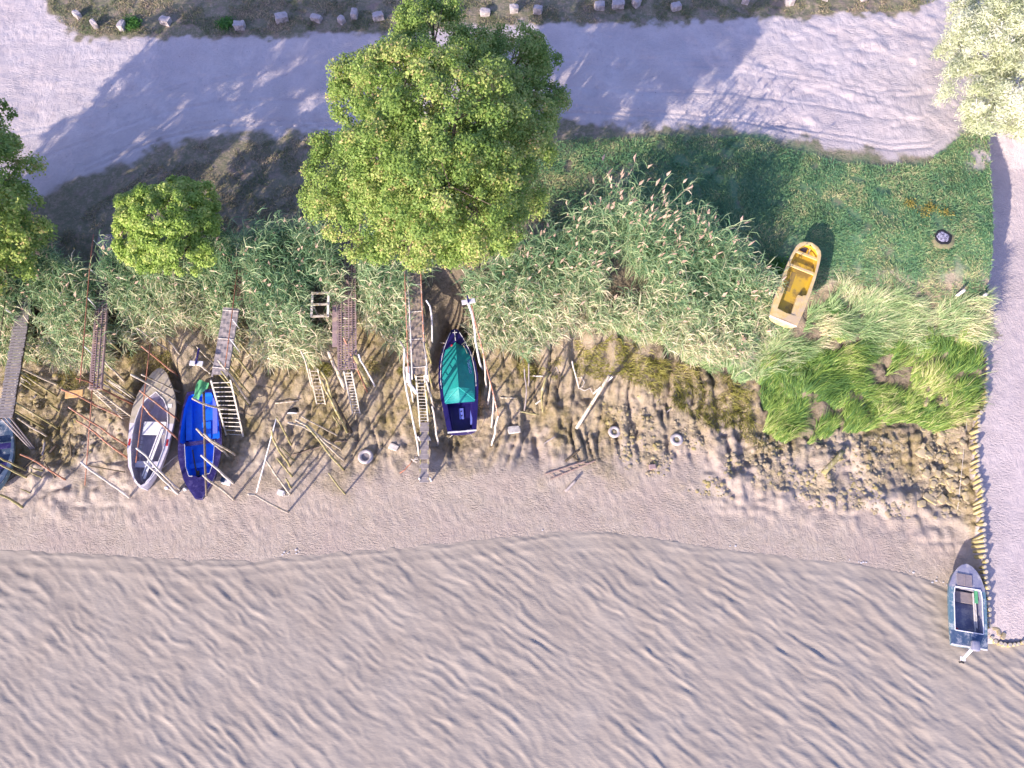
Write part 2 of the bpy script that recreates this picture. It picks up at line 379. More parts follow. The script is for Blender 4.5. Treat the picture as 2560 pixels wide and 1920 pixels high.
RBOT_PX = [(-250, 950), (0, 940), (100, 900), (200, 930), (300, 920), (400, 890), (470, 830), (520, 820), (600, 900), (700, 920), (790, 930), (830, 850), (930, 840), (1000, 880), (1080, 840), (1190, 880), (1290, 900), (1360, 880), (1460, 830), (1560, 830), (1650, 870), (1760, 920), (1850, 930), (1900, 860), (1960, 740)]
rb = np.array([ground(*p)[:2] for p in RBOT_PX]); o_ = np.argsort(rb[:, 0]); RBOT = (rb[o_, 0], rb[o_, 1])
soil = ss(0, .9, GY - np.interp(GX, *RBOT) + wx_) * (1 - ss(-.4, .5, GY - np.interp(GX, *RTOP) + wy_)) * (1 - ss(14, 15.5, GX)) * .9
for pg in (MARSH_PX, STRAW_PX): soil = np.maximum(soil, .8 * poly_mask(GX.ravel() + wx_.ravel(), GY.ravel() + wy_.ravel(), pg).reshape(GX.shape))
soil = np.maximum(soil, .18 * ss(-8, -12, GX + 3 * wx_) * ss(16.5, 17.5, GY) * (1 - ss(-.5, 1.5, WY - mv)) * (.4 + .6 * ss(.4, .6, fbm(GX, GY, 215, 3))))
nr = len(YS); nc = len(XS)
I = (np.arange(nr - 1)[:, None] * nc + np.arange(nc - 1)[None, :])
Q = np.stack([I, I + 1, I + nc + 1, I + nc], -1).reshape(-1, 4)
cxm = (GX[:-1, :-1] + GX[1:, 1:]) / 2; cym = (GY[:-1, :-1] + GY[1:, 1:]) / 2
rd = road[:-1, :-1] > .5
zone = np.zeros(cxm.shape, int)                       # 0 mud
zone[(cym > 17.0)] = 1                                # grass ground
zone[rd & (cym > 17)] = 2                             # dirt road
zone[(cxm > xw(cym)) & (cym < 24.6)] = 3              # slipway
zone = zone.ravel()

def ground_material():
    n = N('ground_surface')
    a = n.attr('masks'); sep = n.new('ShaderNodeSeparateColor'); n.l(a.outputs['Color'], sep.inputs[0])
    R, G, B = sep.outputs; A = a.outputs['Alpha']
    lushn = n.attr('lush').outputs['Fac']
    big = n.noise(.55, 4, .6); mid = n.noise(3.2, 5, .65); fin_ = n.noise(26, 4, .7)
    mud = n.ramp(mid, [(.3, (.32, .270, .215, 1)), (.7, (.405, .35, .29, 1))])
    mud = n.mix(n.ramp(big, [(.35, (0, 0, 0, 1)), (.7, (.6, .6, .6, 1))]), mud, (.33, .265, .235, 1))
    algc = n.ramp(n.noise(2.2, 6, .75), [(.28, (.15, .13, .04, 1)), (.70, (.40, .32, .225, 1)), (.46, (.26, .21, .10, 1))])
    mud = n.mix(B, mud, algc)
    rdc = n.ramp(n.noise(1.4, 6, .7), [(.3, (.44, .385, .38, 1)), (.7, (.60, .54, .52, 1))])
    rdc = n.mix(n.ramp(n.noise(.35, 4, .6), [(.45, (0, 0, 0, 1)), (.75, (.5, .5, .5, 1))]), rdc, (.36, .31, .33, 1))
    rdc = n.mix(n.ramp(n.noise(60, 3, .8), [(.62, (0, 0, 0, 1)), (.75, (.5, .5, .5, 1))]), rdc, (.66, .6, .56, 1))
    gr1 = n.ramp(n.noise(5, 6, .75), [(.32, (.12, .14, .075, 1)), (.50, (.20, .185, .115, 1)), (.68, (.36, .285, .22, 1))])
    gr2 = n.ramp(n.noise(6, 6, .75), [(.30, (.07, .16, .095, 1)), (.52, (.12, .22, .10, 1)), (.75, (.32, .29, .17, 1))])
    bare = n.ramp(n.noise(1.1, 5, .7), [(.52, (0, 0, 0, 1)), (.66, (.9, .9, .9, 1))])
    gr1 = n.mix(bare, gr1, (.27, .205, .165, 1))
    bare2 = n.ramp(n.noise(.9, 6, .75), [(.54, (0, 0, 0, 1)), (.66, (.75, .75, .75, 1))]); gr2 = n.mix(bare2, gr2, (.20, .17, .12, 1)); gr = n.mix(lushn, gr1, gr2)
    slp = n.ramp(n.noise(2.5, 6, .7), [(.3, (.40, .345, .345, 1)), (.7, (.50, .435, .42, 1))])
    c = n.mix(G, mud, gr); c = n.mix(R, c, rdc); c = n.mix(A, c, slp)
    soil = n.ramp(n.noise(4, 5, .7), [(.35, (.12, .10, .07, 1)), (.7, (.25, .20, .145, 1))]); c = n.mix(n.attr('soil').outputs['Fac'], c, soil)
    # bump: fine drag ripples on the mud, gravel on the road, tufts on the grass
    h1a = n.noise(3.4, 8, .68, stretch=(1.35, .75, 1, -.45)); h1b = n.noise(9, 5, .7, stretch=(.8, 1.5, 1, .5)); h1 = n.mix(n.ramp(n.noise(.7, 3, .6), [(.4, (0, 0, 0, 1)), (.6, (1, 1, 1, 1))]), h1a, h1b); h2 = n.noise(30, 4, .7)
    b = n.bump(h1, .8, .10); b = n.bump(h2, .45, .018, b)
    vo = n.new('ShaderNodeTexVoronoi', feature='F1'); vo.inputs['Scale'].default_value = 5.5; mpv = n.new('ShaderNodeMapping'); mpv.inputs['Scale'].default_value = (1, .7, .5); n.l(n.co, mpv.inputs[0]); n.l(mpv.outputs[0], vo.inputs['Vector'])
    h3 = n.math('MULTIPLY', n.math('MULTIPLY', n.noise(9, 6, .75), n.math('ADD', vo.outputs['Distance'], .4)), B); b = n.bump(h3, .9, .16, b)
    rgh = n.ramp(n.noise(1.2, 3, .5), [(.35, (.45, .45, .45, 1)), (.65, (.8, .8, .8, 1))])
    rgh = n.mix(n.math('ADD', R, n.math('ADD', G, A)), rgh, (.9, .9, .9, 1))
    return n.fin(c, rgh, b, .35)
MG = ground_material()
rutm = (1 - ss(19, 20.5, GX)) * ss(22, 23, GY); mvs = np.interp(GX + .6 * wx_, MEAD[0], MEAD[1]) + .15 * wy_
for off_, am_ in ((.45, .07), (.75, .05), (2.1, .045), (3.6, .03), (4.0, .03)):
    GZ -= rutm * am_ * (.3 + .9 * fbm(GX * .4, GY * .1, int(off_ * 10), 2)) * np.exp(-((GY - mvs - off_ - .12 * np.sin(GX * .35 + off_)) / .085)**2)
masks = np.stack([road, grass, alg, ramp_m.astype(float)], -1).reshape(-1, 4)
Vall = np.stack([GX, GY, GZ], -1).reshape(-1, 3)
for zi, nm in enumerate(('mud_flat', 'meadow', 'dirt_road', 'slipway')):
    q = Q[zone == zi]; used = np.unique(q); mp = np.zeros(len(Vall), np.int32); mp[used] = np.arange(len(used))
    o = mesh_np(nm, Vall[used], mp[q], MG, smooth=True)
    at = o.data.attributes.new('masks', 'FLOAT_COLOR', 'POINT'); at.data.foreach_set('color', masks[used].astype(np.float32).ravel())
    at = o.data.attributes.new('lush', 'FLOAT', 'POINT'); at.data.foreach_set('value', lush.ravel()[used].astype(np.float32))
    at = o.data.attributes.new('soil', 'FLOAT', 'POINT'); at.data.foreach_set('value', soil.ravel()[used].astype(np.float32))
    tag(o, kind='structure')
# ------------------------------------------------------------------ water
XW = axis(-24, 24, .06, 330, 1.3); YW = axis(-6, 7.2, .06, 330, 1.3); YW = YW[YW < 8.2]
WXg, WYg = np.meshgrid(XW, YW)
def waves(x, y):
    ang = np.radians(-31 - 12 * ss(-10, 16, x) + 14 * (fbm(x * .12, y * .12, 301, 2) - .5))
    wxp = x + .5 * (fbm(x * .22, y * .22, 303, 2) - .5) + .22 * (fbm(x * .9, y * .9, 304, 2) - .5); wyp = y + .9 * (fbm(x * .16 + 9, y * .2, 305, 2) - .5) + .24 * (fbm(x * 1.0, y * 1.0, 306, 2) - .5)
    wxp = wxp * 1.22; wyp = wyp * 1.22
    a = math.radians(-37); u = wxp * math.cos(a) + wyp * math.sin(a); v = -wxp * math.sin(a) + wyp * math.cos(a)
    a2 = math.radians(-27); u2 = wxp * math.cos(a2) + wyp * math.sin(a2); v2 = -wxp * math.sin(a2) + wyp * math.cos(a2)
    n1 = 1 - np.abs(2 * vn(u * .72, v * 2.7, 311) - 1); n1b = 1 - np.abs(2 * vn(u * .66 + 31, v * 3.1 + 7, 312) - 1)
    n2 = 1 - np.abs(2 * vn(u2 * 1.1 + 5, v2 * 3.8, 313) - 1)
    n3 = fbm(u * 3.0, v * 6.5, 317, 2)
    n4 = 1 - np.abs(2 * vn(u * 1.5 + 3, v * 5.0, 327) - 1)
    s1 = .5 + .5 * np.sin(v * 2 * math.pi / .52 + 5 * fbm(u * .35, v * .35, 319, 2))
    gate = ss(.25, .7, fbm(u * .3, v * .45, 323, 2)); g2 = ss(.3, .7, fbm(u2 * .35 + 4, v2 * .4, 325, 2))
    h = 1.12 * .028 * n1**1.5 * (.4 + .8 * gate) + .026 * n1b**1.5 * (.3 + g2) + .016 * n2**1.5 + .010 * n3 + .014 * n4**1.5 + .018 * s1**1.6 * g2
    return h
d_sh = ys(WXg) - WYg
far = np.clip(1 - np.maximum(np.abs(WXg) - 24, 0) / 20, .0, 1) * np.clip(1 - np.maximum(-6 - WYg, 0) / 20, 0, 1)
WZ = (waves(WXg, WYg) - .06) * (.55 + .45 * ss(0, 1.2, d_sh)) * far
# small edge wave parallel to the shoreline
WZ += .022 * ss(.3, .6, fbm(WXg * .8, WYg * .1, 335, 2)) * np.exp(-((d_sh - .12 - .25 * fbm(WXg * .9, WYg * 0, 337, 2)) / .07)**2) + .012 * np.exp(-((d_sh - .62 - .2 * (fbm(WXg * .5, WYg * 0, 331, 2))) / .12)**2)
WZ = np.where(d_sh < 0, np.minimum(WZ, 0) - .02, WZ)
nr = len(YW); nc = len(XW); I = (np.arange(nr - 1)[:, None] * nc + np.arange(nc - 1)[None, :])
Q = np.stack([I, I + 1, I + nc + 1, I + nc], -1).reshape(-1, 4)
n = N('silty_water')
c = n.ramp(n.noise(.5, 3, .5), [(.35, (.335, .290, .235, 1)), (.7, (.375, .33, .27, 1))])
b = n.bump(n.noise(9, 4, .6, stretch=(.6, 1.5, 1, .6)), .5, .02)
MW = n.fin(c, .30, b, .22)
water = mesh_np('water', np.stack([WXg, WYg, WZ], -1).reshape(-1, 3), Q, MW, smooth=True); tag(water, kind='structure')

# ================================================================== VEGETATION
def leaf_mat(name, stops, trans=.35, rough=.55, spec=.35):
    n = N(name); t = n.attr('tint').outputs['Fac']
    return n.fin(n.ramp(t, stops), rough, None, spec, trans)
M['leaf'] = leaf_mat('foliage_green', [(0, (.13, .23, .045, 1)), (.5, (.26, .38, .085, 1)), (.85, (.43, .49, .15, 1)), (1, (.56, .42, .20, 1))])
M['leaf_bright'] = leaf_mat('foliage_lime', [(0, (.18, .31, .05, 1)), (.6, (.36, .50, .11, 1)), (1, (.60, .64, .22, 1))])
M['leaf_silver'] = leaf_mat('foliage_silver', [(0, (.36, .42, .22, 1)), (.5, (.60, .64, .44, 1)), (1, (.86, .85, .76, 1))])
M['reed'] = leaf_mat('reed_leaves', [(0, (.11, .23, .11, 1)), (.45, (.31, .44, .22, 1)), (.8, (.57, .60, .36, 1)), (1, (.80, .70, .50, 1))], .3)
M['plume'] = leaf_mat('reed_plumes', [(0, (.48, .36, .28, 1)), (1, (.66, .50, .40, 1))], .3, .8)
M['marsh'] = leaf_mat('marsh_grass', [(0, (.08, .18, .045, 1)), (.5, (.24, .38, .075, 1)), (.85, (.42, .52, .14, 1)), (1, (.60, .58, .28, 1))], .3)
M['straw'] = leaf_mat('pale_long_grass', [(0, (.22, .36, .15, 1)), (.5, (.42, .54, .26, 1)), (1, (.76, .68, .46, 1))], .3)
M['olive'] = leaf_mat('olive_bank_grass', [(0, (.24, .24, .05, 1)), (.6, (.46, .44, .12, 1)), (1, (.64, .54, .32, 1))], .3)
M['lawn'] = leaf_mat('short_grass', [(0, (.11, .26, .13, 1)), (.6, (.23, .38, .16, 1)), (1, (.52, .50, .27, 1))], .3)
M['scorched'] = pm('scorched_earth', (.26, .22, .13, 1), (.17, .18, .09, 1), 6, .9)
M['pile_wood'] = pm('pile_wood', (.38, .33, .14, 1), (.20, .17, .08, 1), 1.6, .85, c3=(.50, .43, .30, 1))
M['weed'] = leaf_mat('yellow_weed', [(0, (.26, .24, .05, 1)), (1, (.42, .34, .09, 1))], .3)
M['leaf_weed'] = leaf_mat('green_weed', [(0, (.05, .16, .03, 1)), (1, (.12, .28, .05, 1))], .3)
M['lawn_dry'] = leaf_mat('dry_short_grass', [(0, (.14, .19, .09, 1)), (.5, (.26, .26, .14, 1)), (1, (.50, .40, .28, 1))], .3)

def unit(v): return v / np.maximum(np.linalg.norm(v, axis=-1, keepdims=True), 1e-9)
def leaf_quads(P, Nrm, size, asp=.55):
    """rhombic leaves at P"""
    n_ = len(P); r = unit(rng.normal(size=(n_, 3))); a = unit(np.cross(Nrm, r)); b = np.cross(Nrm, a)
    s_ = size * rng.uniform(.7, 1.3, n_)[:, None]
    V = np.stack([P - a * s_, P + b * s_ * asp + a * s_ * .1, P + a * s_, P - b * s_ * asp + a * s_ * .1], 1).reshape(-1, 3)
    Qd = np.arange(n_ * 4).reshape(-1, 4); return V, Qd
def crown(lobes, density, leaf=.075, asp=.55, cl_r=(.30, .62), droop=0.0, gap=.12):
    """lobes: (x,y,z,r) -> leaf centres on many small clumps over the lobes' skins"""
    Ps = []; Ns = []; Ts = []
    L = np.array(lobes)
    for (x, y, z, r) in lobes:
        nc_ = int(5.2 * r * r / .22) + 3
        d = unit(rng.normal(size=(nc_, 3))); d[:, 2] = np.where(d[:, 2] < -.35, -d[:, 2], d[:, 2])
        c = np.array([x, y, z]) + d * r * rng.uniform(.72, 1.08, nc_)[:, None] * np.array([1, 1, .85])
        keep = rng.random(nc_) > gap * .5
        # drop clumps that are deep inside another lobe
        for (x2, y2, z2, r2) in lobes:
            if (x2, y2, z2) == (x, y, z): continue
            keep &= np.linalg.norm((c - np.array([x2, y2, z2])) / np.array([1, 1, .85]), axis=1) > r2 * .62
        c = c[keep]; d = d[keep]
        for ci, di in zip(c, d):
            cr = random.uniform(*cl_r); nl = int(density * cr * cr)
            dd = unit(rng.normal(size=(nl, 3)) + di * .9 + np.array([0, 0, .35]))
            rr = cr * rng.uniform(.35, 1.0, nl)[:, None]
            sc = np.array([1, 1, .75])
            p = ci + dd * rr * sc
            if droop: p[:, 2] -= droop * rng.random(nl)**2
            Ps.append(p); Ns.append(unit(dd * .8 + rng.normal(size=(nl, 3)) * .55 + np.array([0, 0, .5])))
            t = random.uniform(.15, .75); Ts.append(np.clip(t + rng.normal(0, .18, nl), 0, 1))
    P = np.concatenate(Ps); Nn = np.concatenate(Ns); T_ = np.concatenate(Ts)
    V, Qd = leaf_quads(P, Nn, leaf, asp)
    return V, Qd, np.repeat(T_, 4)
def tree(name, base, lobes, mat, density, leaf, label, r0=.22, twig=True, **kw):
    base = np.array(base, float)
    root = empty(name, base, label, 'tree')
    V, Qd, T_ = crown(lobes, density, leaf, **kw)
    mesh_np('crown', V - base, Qd, mat, parent=root, tint=T_)
    mb = MB(); top = np.mean(np.array(lobes)[:, :3], 0); fork = base + (top - base) * np.array([.5, .5, .42])
    mb.tube([base - [0, 0, .3], base + (fork - base) * .5 + [.05, .05, 0], fork], r0 * 1.25, r0 * .9, 10, .05)
    for (x, y, z, r) in lobes:
        e = np.array([x, y, z]); mid = fork + (e - fork) * .5 + np.array([0, 0, .25])
        mb.tube([fork, mid, e], r0 * .42, .05, 6)
        if twig:
            for k in range(4):
                dv = unit(rng.normal(size=3) + np.array([0, 0, .6])); mb.tube([e, e + dv * r * .85], .035, .012, 4)
    mb.v = [v - base for v in mb.v]
    mb.build('trunk', M['bark'], root, True)
    return root
def P3(px, py, z, r): a = atz(px, py, z); return (a[0], a[1], a[2], r)
big = [P3(*a) for a in ((1085, 110, 11.6, 1.45), (1010, 215, 12.2, 1.6), (915, 215, 10.3, 1.15), (880, 260, 9.6, .7), (1140, 300, 13.4, 2.0), (1270, 190, 9.6, 1.7), (1335, 265, 8.8, 1.15), (1240, 380, 12, 1.6),
       (1010, 380, 12.6, 1.7), (1125, 465, 13, 1.9), (850, 420, 9, 1.05), (815, 375, 8.4, .45), (900, 530, 9.8, 1.5), (1040, 570, 11, 1.5), (1200, 545, 11, 1.5), (1275, 480, 9.4, 1.1),
       (830, 490, 8.6, .9), (985, 480, 11.5, 1.3), (1290, 320, 10, 1.3), (1160, 180, 11.6, 1.4), (1010, 615, 9.0, .8), (1170, 630, 9.2, .8), (1130, 300, 9.6, 2.9), (1000, 470, 9.0, 2.5), (1180, 440, 9.0, 2.4), (1300, 140, 9.0, 1.0), (1220, 260, 10.5, 1.5), (1080, 60, 11.2, .8))]
gz = tz(-2.6, 19.3)
tree('broadleaf_tree', (-2.6, 19.3, gz), big, M['leaf'], 1000, .053, 'largest broadleaf tree, round green crown overhanging the dirt road and jetties', .26)
yl = [P3(a[0], a[1], a[2], a[3]) for a in ((412, 572, 7.6, 1.6), (420, 540, 7.7, 1.35), (360, 535, 7.2, .95), (330, 515, 6.9, .50), (480, 520, 7.2, .95), (500, 600, 7.0, .85), (400, 630, 7.2, 1.05), (455, 645, 6.9, .95), (345, 595, 6.9, .8), (312, 580, 6.6, .35), (505, 655, 6.6, .6), (440, 490, 6.9, .75), (350, 640, 6.7, .6), (520, 560, 6.7, .5), (430, 590, 7.6, 1.2))]
tree('young_tree', (-13.4, 17.6, tz(-13.4, 17.6)), yl, M['leaf_bright'], 1900, .058, 'small lime-green young tree standing among the reeds', .08, twig=False, cl_r=(.22, .42))
lt = [P3(*a) for a in ((10, 560, 9, 1.3), (-60, 470, 10, 2.0), (45, 510, 7.4, .7), (55, 600, 6.9, .8), (-40, 640, 7.6, 1.4), (-190, 420, 11, 2.3), (-220, 600, 11, 2.3), (15, 680, 6.4, .75), (-320, 480, 10, 2.0), (-20, 370, 8.5, .8), (-60, 300, 8.6, 1.1), (-140, 520, 12, 2.0))]
tree('broadleaf_tree', (-24.2, 17.5, tz(-24.2, 17.5)), lt, M['leaf'], 760, .066, 'broadleaf tree cut off by the left edge beside the slatted jetty', .26)
for k_, (bx, by) in enumerate(((-28.6, 10.0), (-25.6, 16.5), (-27.2, 12.6))):
    lb = [(bx + random.uniform(-2, 1.8), by + random.uniform(-1.8, 1.8), 4.5 + random.uniform(3.0, 8.5), random.uniform(.7, 1.35)) for _ in range(10)]
    tree('broadleaf_tree', (bx, by, tz(bx, by)), lb, M['leaf'], 170, .10, ('tall broadleaf tree beyond the left edge, nearest the track', 'tall broadleaf tree beyond the left edge, farthest out', 'tall broadleaf tree beyond the left edge, lowest on the bank')[k_], .3)
wl = [P3(a[0], a[1], a[2], a[3] * 1.2) for a in ((2470, 110, 7.6, 1.35), (2430, 215, 6.8, 1.0), (2530, 240, 7.4, 1.3), (2560, 60, 8.4, 1.6), (2410, 60, 6.6, .7), (2650, 160, 8.4, 1.8), (2470, 290, 6.0, .7), (2620, 300, 7, 1.2), (2480, 20, 7.5, 1.1), (2395, 120, 6.1, .6))]
tree('willow_tree', (22.6, 25.2, tz(22.6, 25.2)), wl, M['leaf_silver'], 1100, .085, 'silver-leaved willow at the top right corner by the slipway', .16, twig=False, asp=.22, droop=.5, cl_r=(.3, .6))

# ---- reeds
PIERS = {  # centre line px (top end, lower end), z of the two ends, half width
 'p1': ((62, 745), (12, 1045), 4.3, 3.9, .30), 'p2': ((262, 640), (238, 972), 4.6, 4.0, .23),
 'p3': ((578, 770), (548, 942), 4.6, 4.1, .32), 'p4': ((866, 560), (868, 922), 4.7, 4.2, .37), 'p5': ((1031, 640), (1047, 940), 4.8, 4.2, .31)}
PW = {k: (atz(*a[0], a[2]), atz(*a[1], a[3]), a[4]) for k, a in PIERS.items()}
def clear_of(P, extra=.12):
    k = np.ones(len(P), bool)
    for nm_, (a, b_, hw) in PW.items():
        d = b_[:2] - a[:2]; L = np.linalg.norm(d); d = d / L; q = P - a[:2]
        t = q @ d; s_ = np.abs(q @ np.array([-d[1], d[0]])); k &= ~((s_ < hw + extra) & (t > -2.5) & (t < L + .3))
    for (cx, cy, rx, ry) in KEEP:
        k &= ((P[:, 0] - cx) / rx)**2 + ((P[:, 1] - cy) / ry)**2 > 1
    return k
yb = ground(1985, 715)
gb = ground(1130, 860); cr_ = ground(798, 760)
KEEP = [(yb[0], yb[1], .75, 2.1), (gb[0] - .1, gb[1] - .1, .95, 2.2), (-13.2, 13.6, .9, 1.5), (cr_[0], cr_[1] - .5, .6, 1.0), (*ground(2356, 594)[:2], .45, .45)]
n_s = 36000
X = rng.uniform(-27, 15, n_s); Y = rng.uniform(12.5, 21, n_s)
jt = (fbm(X * .9, Y * .9, 401, 2) - .5) * 1.6
ok = (Y < np.interp(X, *RTOP) + .1 + jt * .5) & (Y > np.interp(X, *RBOT) + jt * .6)
ok &= fbm(X * 1.1 + 7, Y * 1.1, 405, 3) > .37
S = np.stack([X, Y], 1)[ok]; S = S[clear_of(S)]
n_s = len(S); bz = terrain(S[:, 0], S[:, 1])
hh = rng.uniform(1.7, 2.9, n_s) * (.72 + .5 * fbm(S[:, 0] * .5, S[:, 1] * .5, 409, 2)) * (1 + .48 * np.exp(-((S[:, 0] - 5) / 3.5)**2) * ss(16, 18, S[:, 1]))
hh *= .55 + .45 * ss(0, 1.6, S[:, 1] - np.interp(S[:, 0], *RBOT))
lean = rng.normal(0, .30, (n_s, 2)) + np.array([.10, .05]) + .8 * (np.stack([fbm(S[:, 0] * .7, S[:, 1] * .7, 411, 2), fbm(S[:, 0] * .7 + 9, S[:, 1] * .7, 413, 2)], 1) - .5)
lean[:, 1] -= .35 * (1 - ss(0, 1.3, S[:, 1] - np.interp(S[:, 0], *RBOT)))
def stem_pt(i, t):      # point on stem i at fraction t
    return np.stack([S[i, 0] + lean[i, 0] * hh[i] * .45 * t**1.8, S[i, 1] + lean[i, 1] * hh[i] * .45 * t**1.8, bz[i] + hh[i] * t], -1)
VV = []; QQ = []; TT = []; FA = []; nv = 0
def strips(P0, P1, P2, w0, w1, tint, mi, side=None):
    global nv
    d = unit(P2 - P0); sd_ = unit(np.cross(d, side if side is not None else unit(rng.normal(size=P0.shape) + np.array([0, 0, 1.2]))))
    w0 = np.asarray(w0)[..., None] / 2 * np.ones((len(P0), 1)); w1 = np.asarray(w1)[..., None] / 2 * np.ones((len(P0), 1))
    V = np.stack([P0 - sd_ * w0, P0 + sd_ * w0, P1 + sd_ * w1, P1 - sd_ * w1, P2 + sd_ * .003, P2 - sd_ * .003], 1).reshape(-1, 3)
    b = nv + np.arange(len(P0))[:, None] * 6
    q = np.concatenate([b + np.array([0, 1, 2, 3]), b + np.array([3, 2, 4, 5])])
    VV.append(V); QQ.append(q); TT.append(np.repeat(tint, 6)); FA.append(np.full(len(q), mi)); nv += len(V)
def flush(name, mats, label, cat, **kw):
    global VV, QQ, TT, FA, nv
    o = mesh_np(name, np.concatenate(VV), np.concatenate(QQ), mats, tint=np.concatenate(TT), fa=np.concatenate(FA))
    VV = []; QQ = []; TT = []; FA = []; nv = 0
    return tag(o, label, cat, kind='stuff')
NL = 11
i = np.repeat(np.arange(n_s), NL); t = np.tile(np.linspace(.38, 1.0, NL), n_s) + rng.uniform(-.05, .05, n_s * NL)
p0 = stem_pt(i, np.clip(t, 0, 1)); az = rng.uniform(0, 2 * np.pi, len(i)); out = np.stack([np.cos(az), np.sin(az), 0 * az], -1)
out = unit(out + np.array([.70, .35, 0]))
ln = rng.uniform(.32, .78, len(i)) * (1.1 - .35 * np.clip(t, 0, 1)); up = rng.uniform(.25, 1.0, len(i))
p1 = p0 + out * (ln * .5)[:, None] + np.array([0, 0, 1]) * (ln * .45 * up)[:, None]
p2 = p0 + out * ln[:, None] + np.array([0, 0, 1]) * (ln * (.45 * up - rng.uniform(.0, .5, len(i))))[:, None]
dry = .45 * fbm(S[i, 0] * .5, S[i, 1] * .5, 421, 3) + .55 * (1 - ss(.2, 2.6, S[i, 1] - np.interp(S[i, 0], *RBOT)))
tn = np.clip(dry * 1.0 - .05 + rng.normal(0, .30, len(i)) + np.repeat(rng.normal(0, .14, n_s), NL), 0, 1)
strips(p0, p1, p2, .026, .032, tn, 0)
i = np.arange(n_s); strips(stem_pt(i, 0.), stem_pt(i, .55), stem_pt(i, 1.), .016, .014, np.clip(rng.normal(.55, .2, n_s), 0, 1), 0)
pl = rng.random(n_s) < (.07 + .36 * np.exp(-((S[:, 0] - 5.5) / 4)**2) * ss(16, 17.5, S[:, 1]))
i = np.where(pl)[0]; a = stem_pt(i, 1.); dr = unit(np.stack([lean[i, 0] * .8 + rng.normal(.1, .2, len(i)), lean[i, 1] * .8 + rng.normal(.1, .2, len(i)), np.full(len(i), .75)], -1))
L_ = rng.uniform(.20, .34, len(i))[:, None]
for k in range(3):
    sw = rng.normal(0, .03, a.shape); strips(a, a + dr * L_ * .45 + sw * .7, a + dr * L_ * 1.0 + np.array([.05, .03, -.02]), .02, .075, rng.random(len(i)), 1)
flush('reed_bed', [M['reed'], M['plume']], 'dense green reed bed with pinkish plumes along the top of the muddy bank', 'reeds')

# ---- grass strips
def field(px, n_, hrange, wdt, comb, spread, droop=.5, clump=.45, seed=500, jitter=.5, wallgap=0., tc=.5):
    pts = np.array([ground(*p)[:2] for p in px]); lo = pts.min(0); hi = pts.max(0)
    X = rng.uniform(lo[0], hi[0], n_); Y = rng.uniform(lo[1], hi[1], n_)
    jx = X + jitter * 2 * (fbm(X * .9, Y * .9, seed, 2) - .5); jy = Y + jitter * 2 * (fbm(X * .9 + 5, Y * .9, seed + 3, 2) - .5)
    k = poly_mask(jx, jy, px) & (fbm(X * 1.6, Y * 1.6, seed + 5, 3) > clump) & (X < xw(Y) - wallgap)
    X = X[k]; Y = Y[k]; kk = clear_of(np.stack([X, Y], 1), .02); X = X[kk]; Y = Y[kk]; m = len(X)
    Z = terrain(X, Y); h = rng.uniform(*hrange, m) * (.6 + .8 * fbm(X * 1.2, Y * 1.2, seed + 7, 2))
    th = comb + 2.2 * (fbm(X * .8, Y * .8, seed + 9, 2) - .5) * spread + rng.normal(0, .35 * spread, m)
    d = np.stack([np.cos(th), np.sin(th), 0 * th], -1); p0 = np.stack([X, Y, Z - .02], -1)
    p1 = p0 + d * (h * .35)[:, None] + np.array([0, 0, 1]) * (h * .55)[:, None]
    p2 = p0 + d * (h * .95)[:, None] + np.array([0, 0, 1]) * (h * (.30 + .5 * rng.random(m)))[:, None]
    tn = np.clip(tc + 1.5 * (fbm(X * 1.1, Y * 1.1, seed + 11, 3) - .5) + rng.normal(0, .28, m), 0, 1)
    strips(p0, p1, p2, wdt, wdt * .8, tn, 0)
field(MARSH_PX, 62000, (.30, .80), .024, math.radians(45), 1.0, wallgap=.55, clump=.42, seed=510, jitter=.6, tc=.42)
flush('marsh_grass', [M['marsh']], 'bright green marsh grass combed over the bank at the right beside the pile wall', 'grass')
field(STRAW_PX, 66000, (.30, .80), .024, math.radians(35), 1.3, clump=.30, seed=540, jitter=.8, tc=.36)
flush('long_pale_grass', [M['straw']], 'pale straw-green long grass lying over along the bank top below the yellow boat', 'grass')
field([(1430, 850), (1560, 870), (1700, 920), (1880, 960), (1900, 1080), (1960, 1130), (1850, 1100), (1780, 1060), (1640, 990), (1550, 960), (1440, 940)], 16000, (.15, .40), .024, math.radians(-80), 1.8, clump=.40, seed=570, tc=.4)
field([(0, 900), (200, 900), (420, 870), (640, 900), (820, 890), (960, 880), (1250, 880), (1400, 900), (1400, 960), (1230, 940), (950, 930), (700, 960), (420, 930), (200, 960), (0, 960)], 26000, (.12, .35), .020, math.radians(-90), 1.5, clump=.52, seed=590, tc=.5)
flush('bank_grass', [M['olive']], 'olive and yellow tufts of grass on the eroded mud slope below the reeds', 'grass')
field([(1300, 350), (1480, 345), (1850, 340), (1990, 375), (2130, 410), (2300, 420), (2420, 335), (2470, 320), (2490, 780), (2330, 760), (2200, 720), (2080, 700), (1950, 830), (1700, 700), (1400, 600), (1300, 500)], 120000, (.07, .20), .026, math.radians(60), 3, clump=.33, seed=600, jitter=.2, tc=.4)
flush('short_grass', [M['lawn']], 'short green grass of the meadow around the yellow boat and fire pit', 'grass')
field([(110, 0), (150, 60), (210, 88), (640, 88), (1280, 62), (1850, 42), (2270, 26), (2350, 0)], 42000, (.07, .17), .024, math.radians(60), 3, clump=.45, seed=620, jitter=.1, tc=.45)
field([(440, 370), (560, 352), (850, 345), (1350, 320), (1400, 560), (900, 560), (500, 600), (250, 620), (120, 620), (260, 500)], 46000, (.07, .17), .024, math.radians(60), 3, clump=.47, seed=640, jitter=.3, tc=.5)
flush('dry_grass', [M['lawn_dry']], 'dry patchy grass on the verges of the dirt road', 'grass')

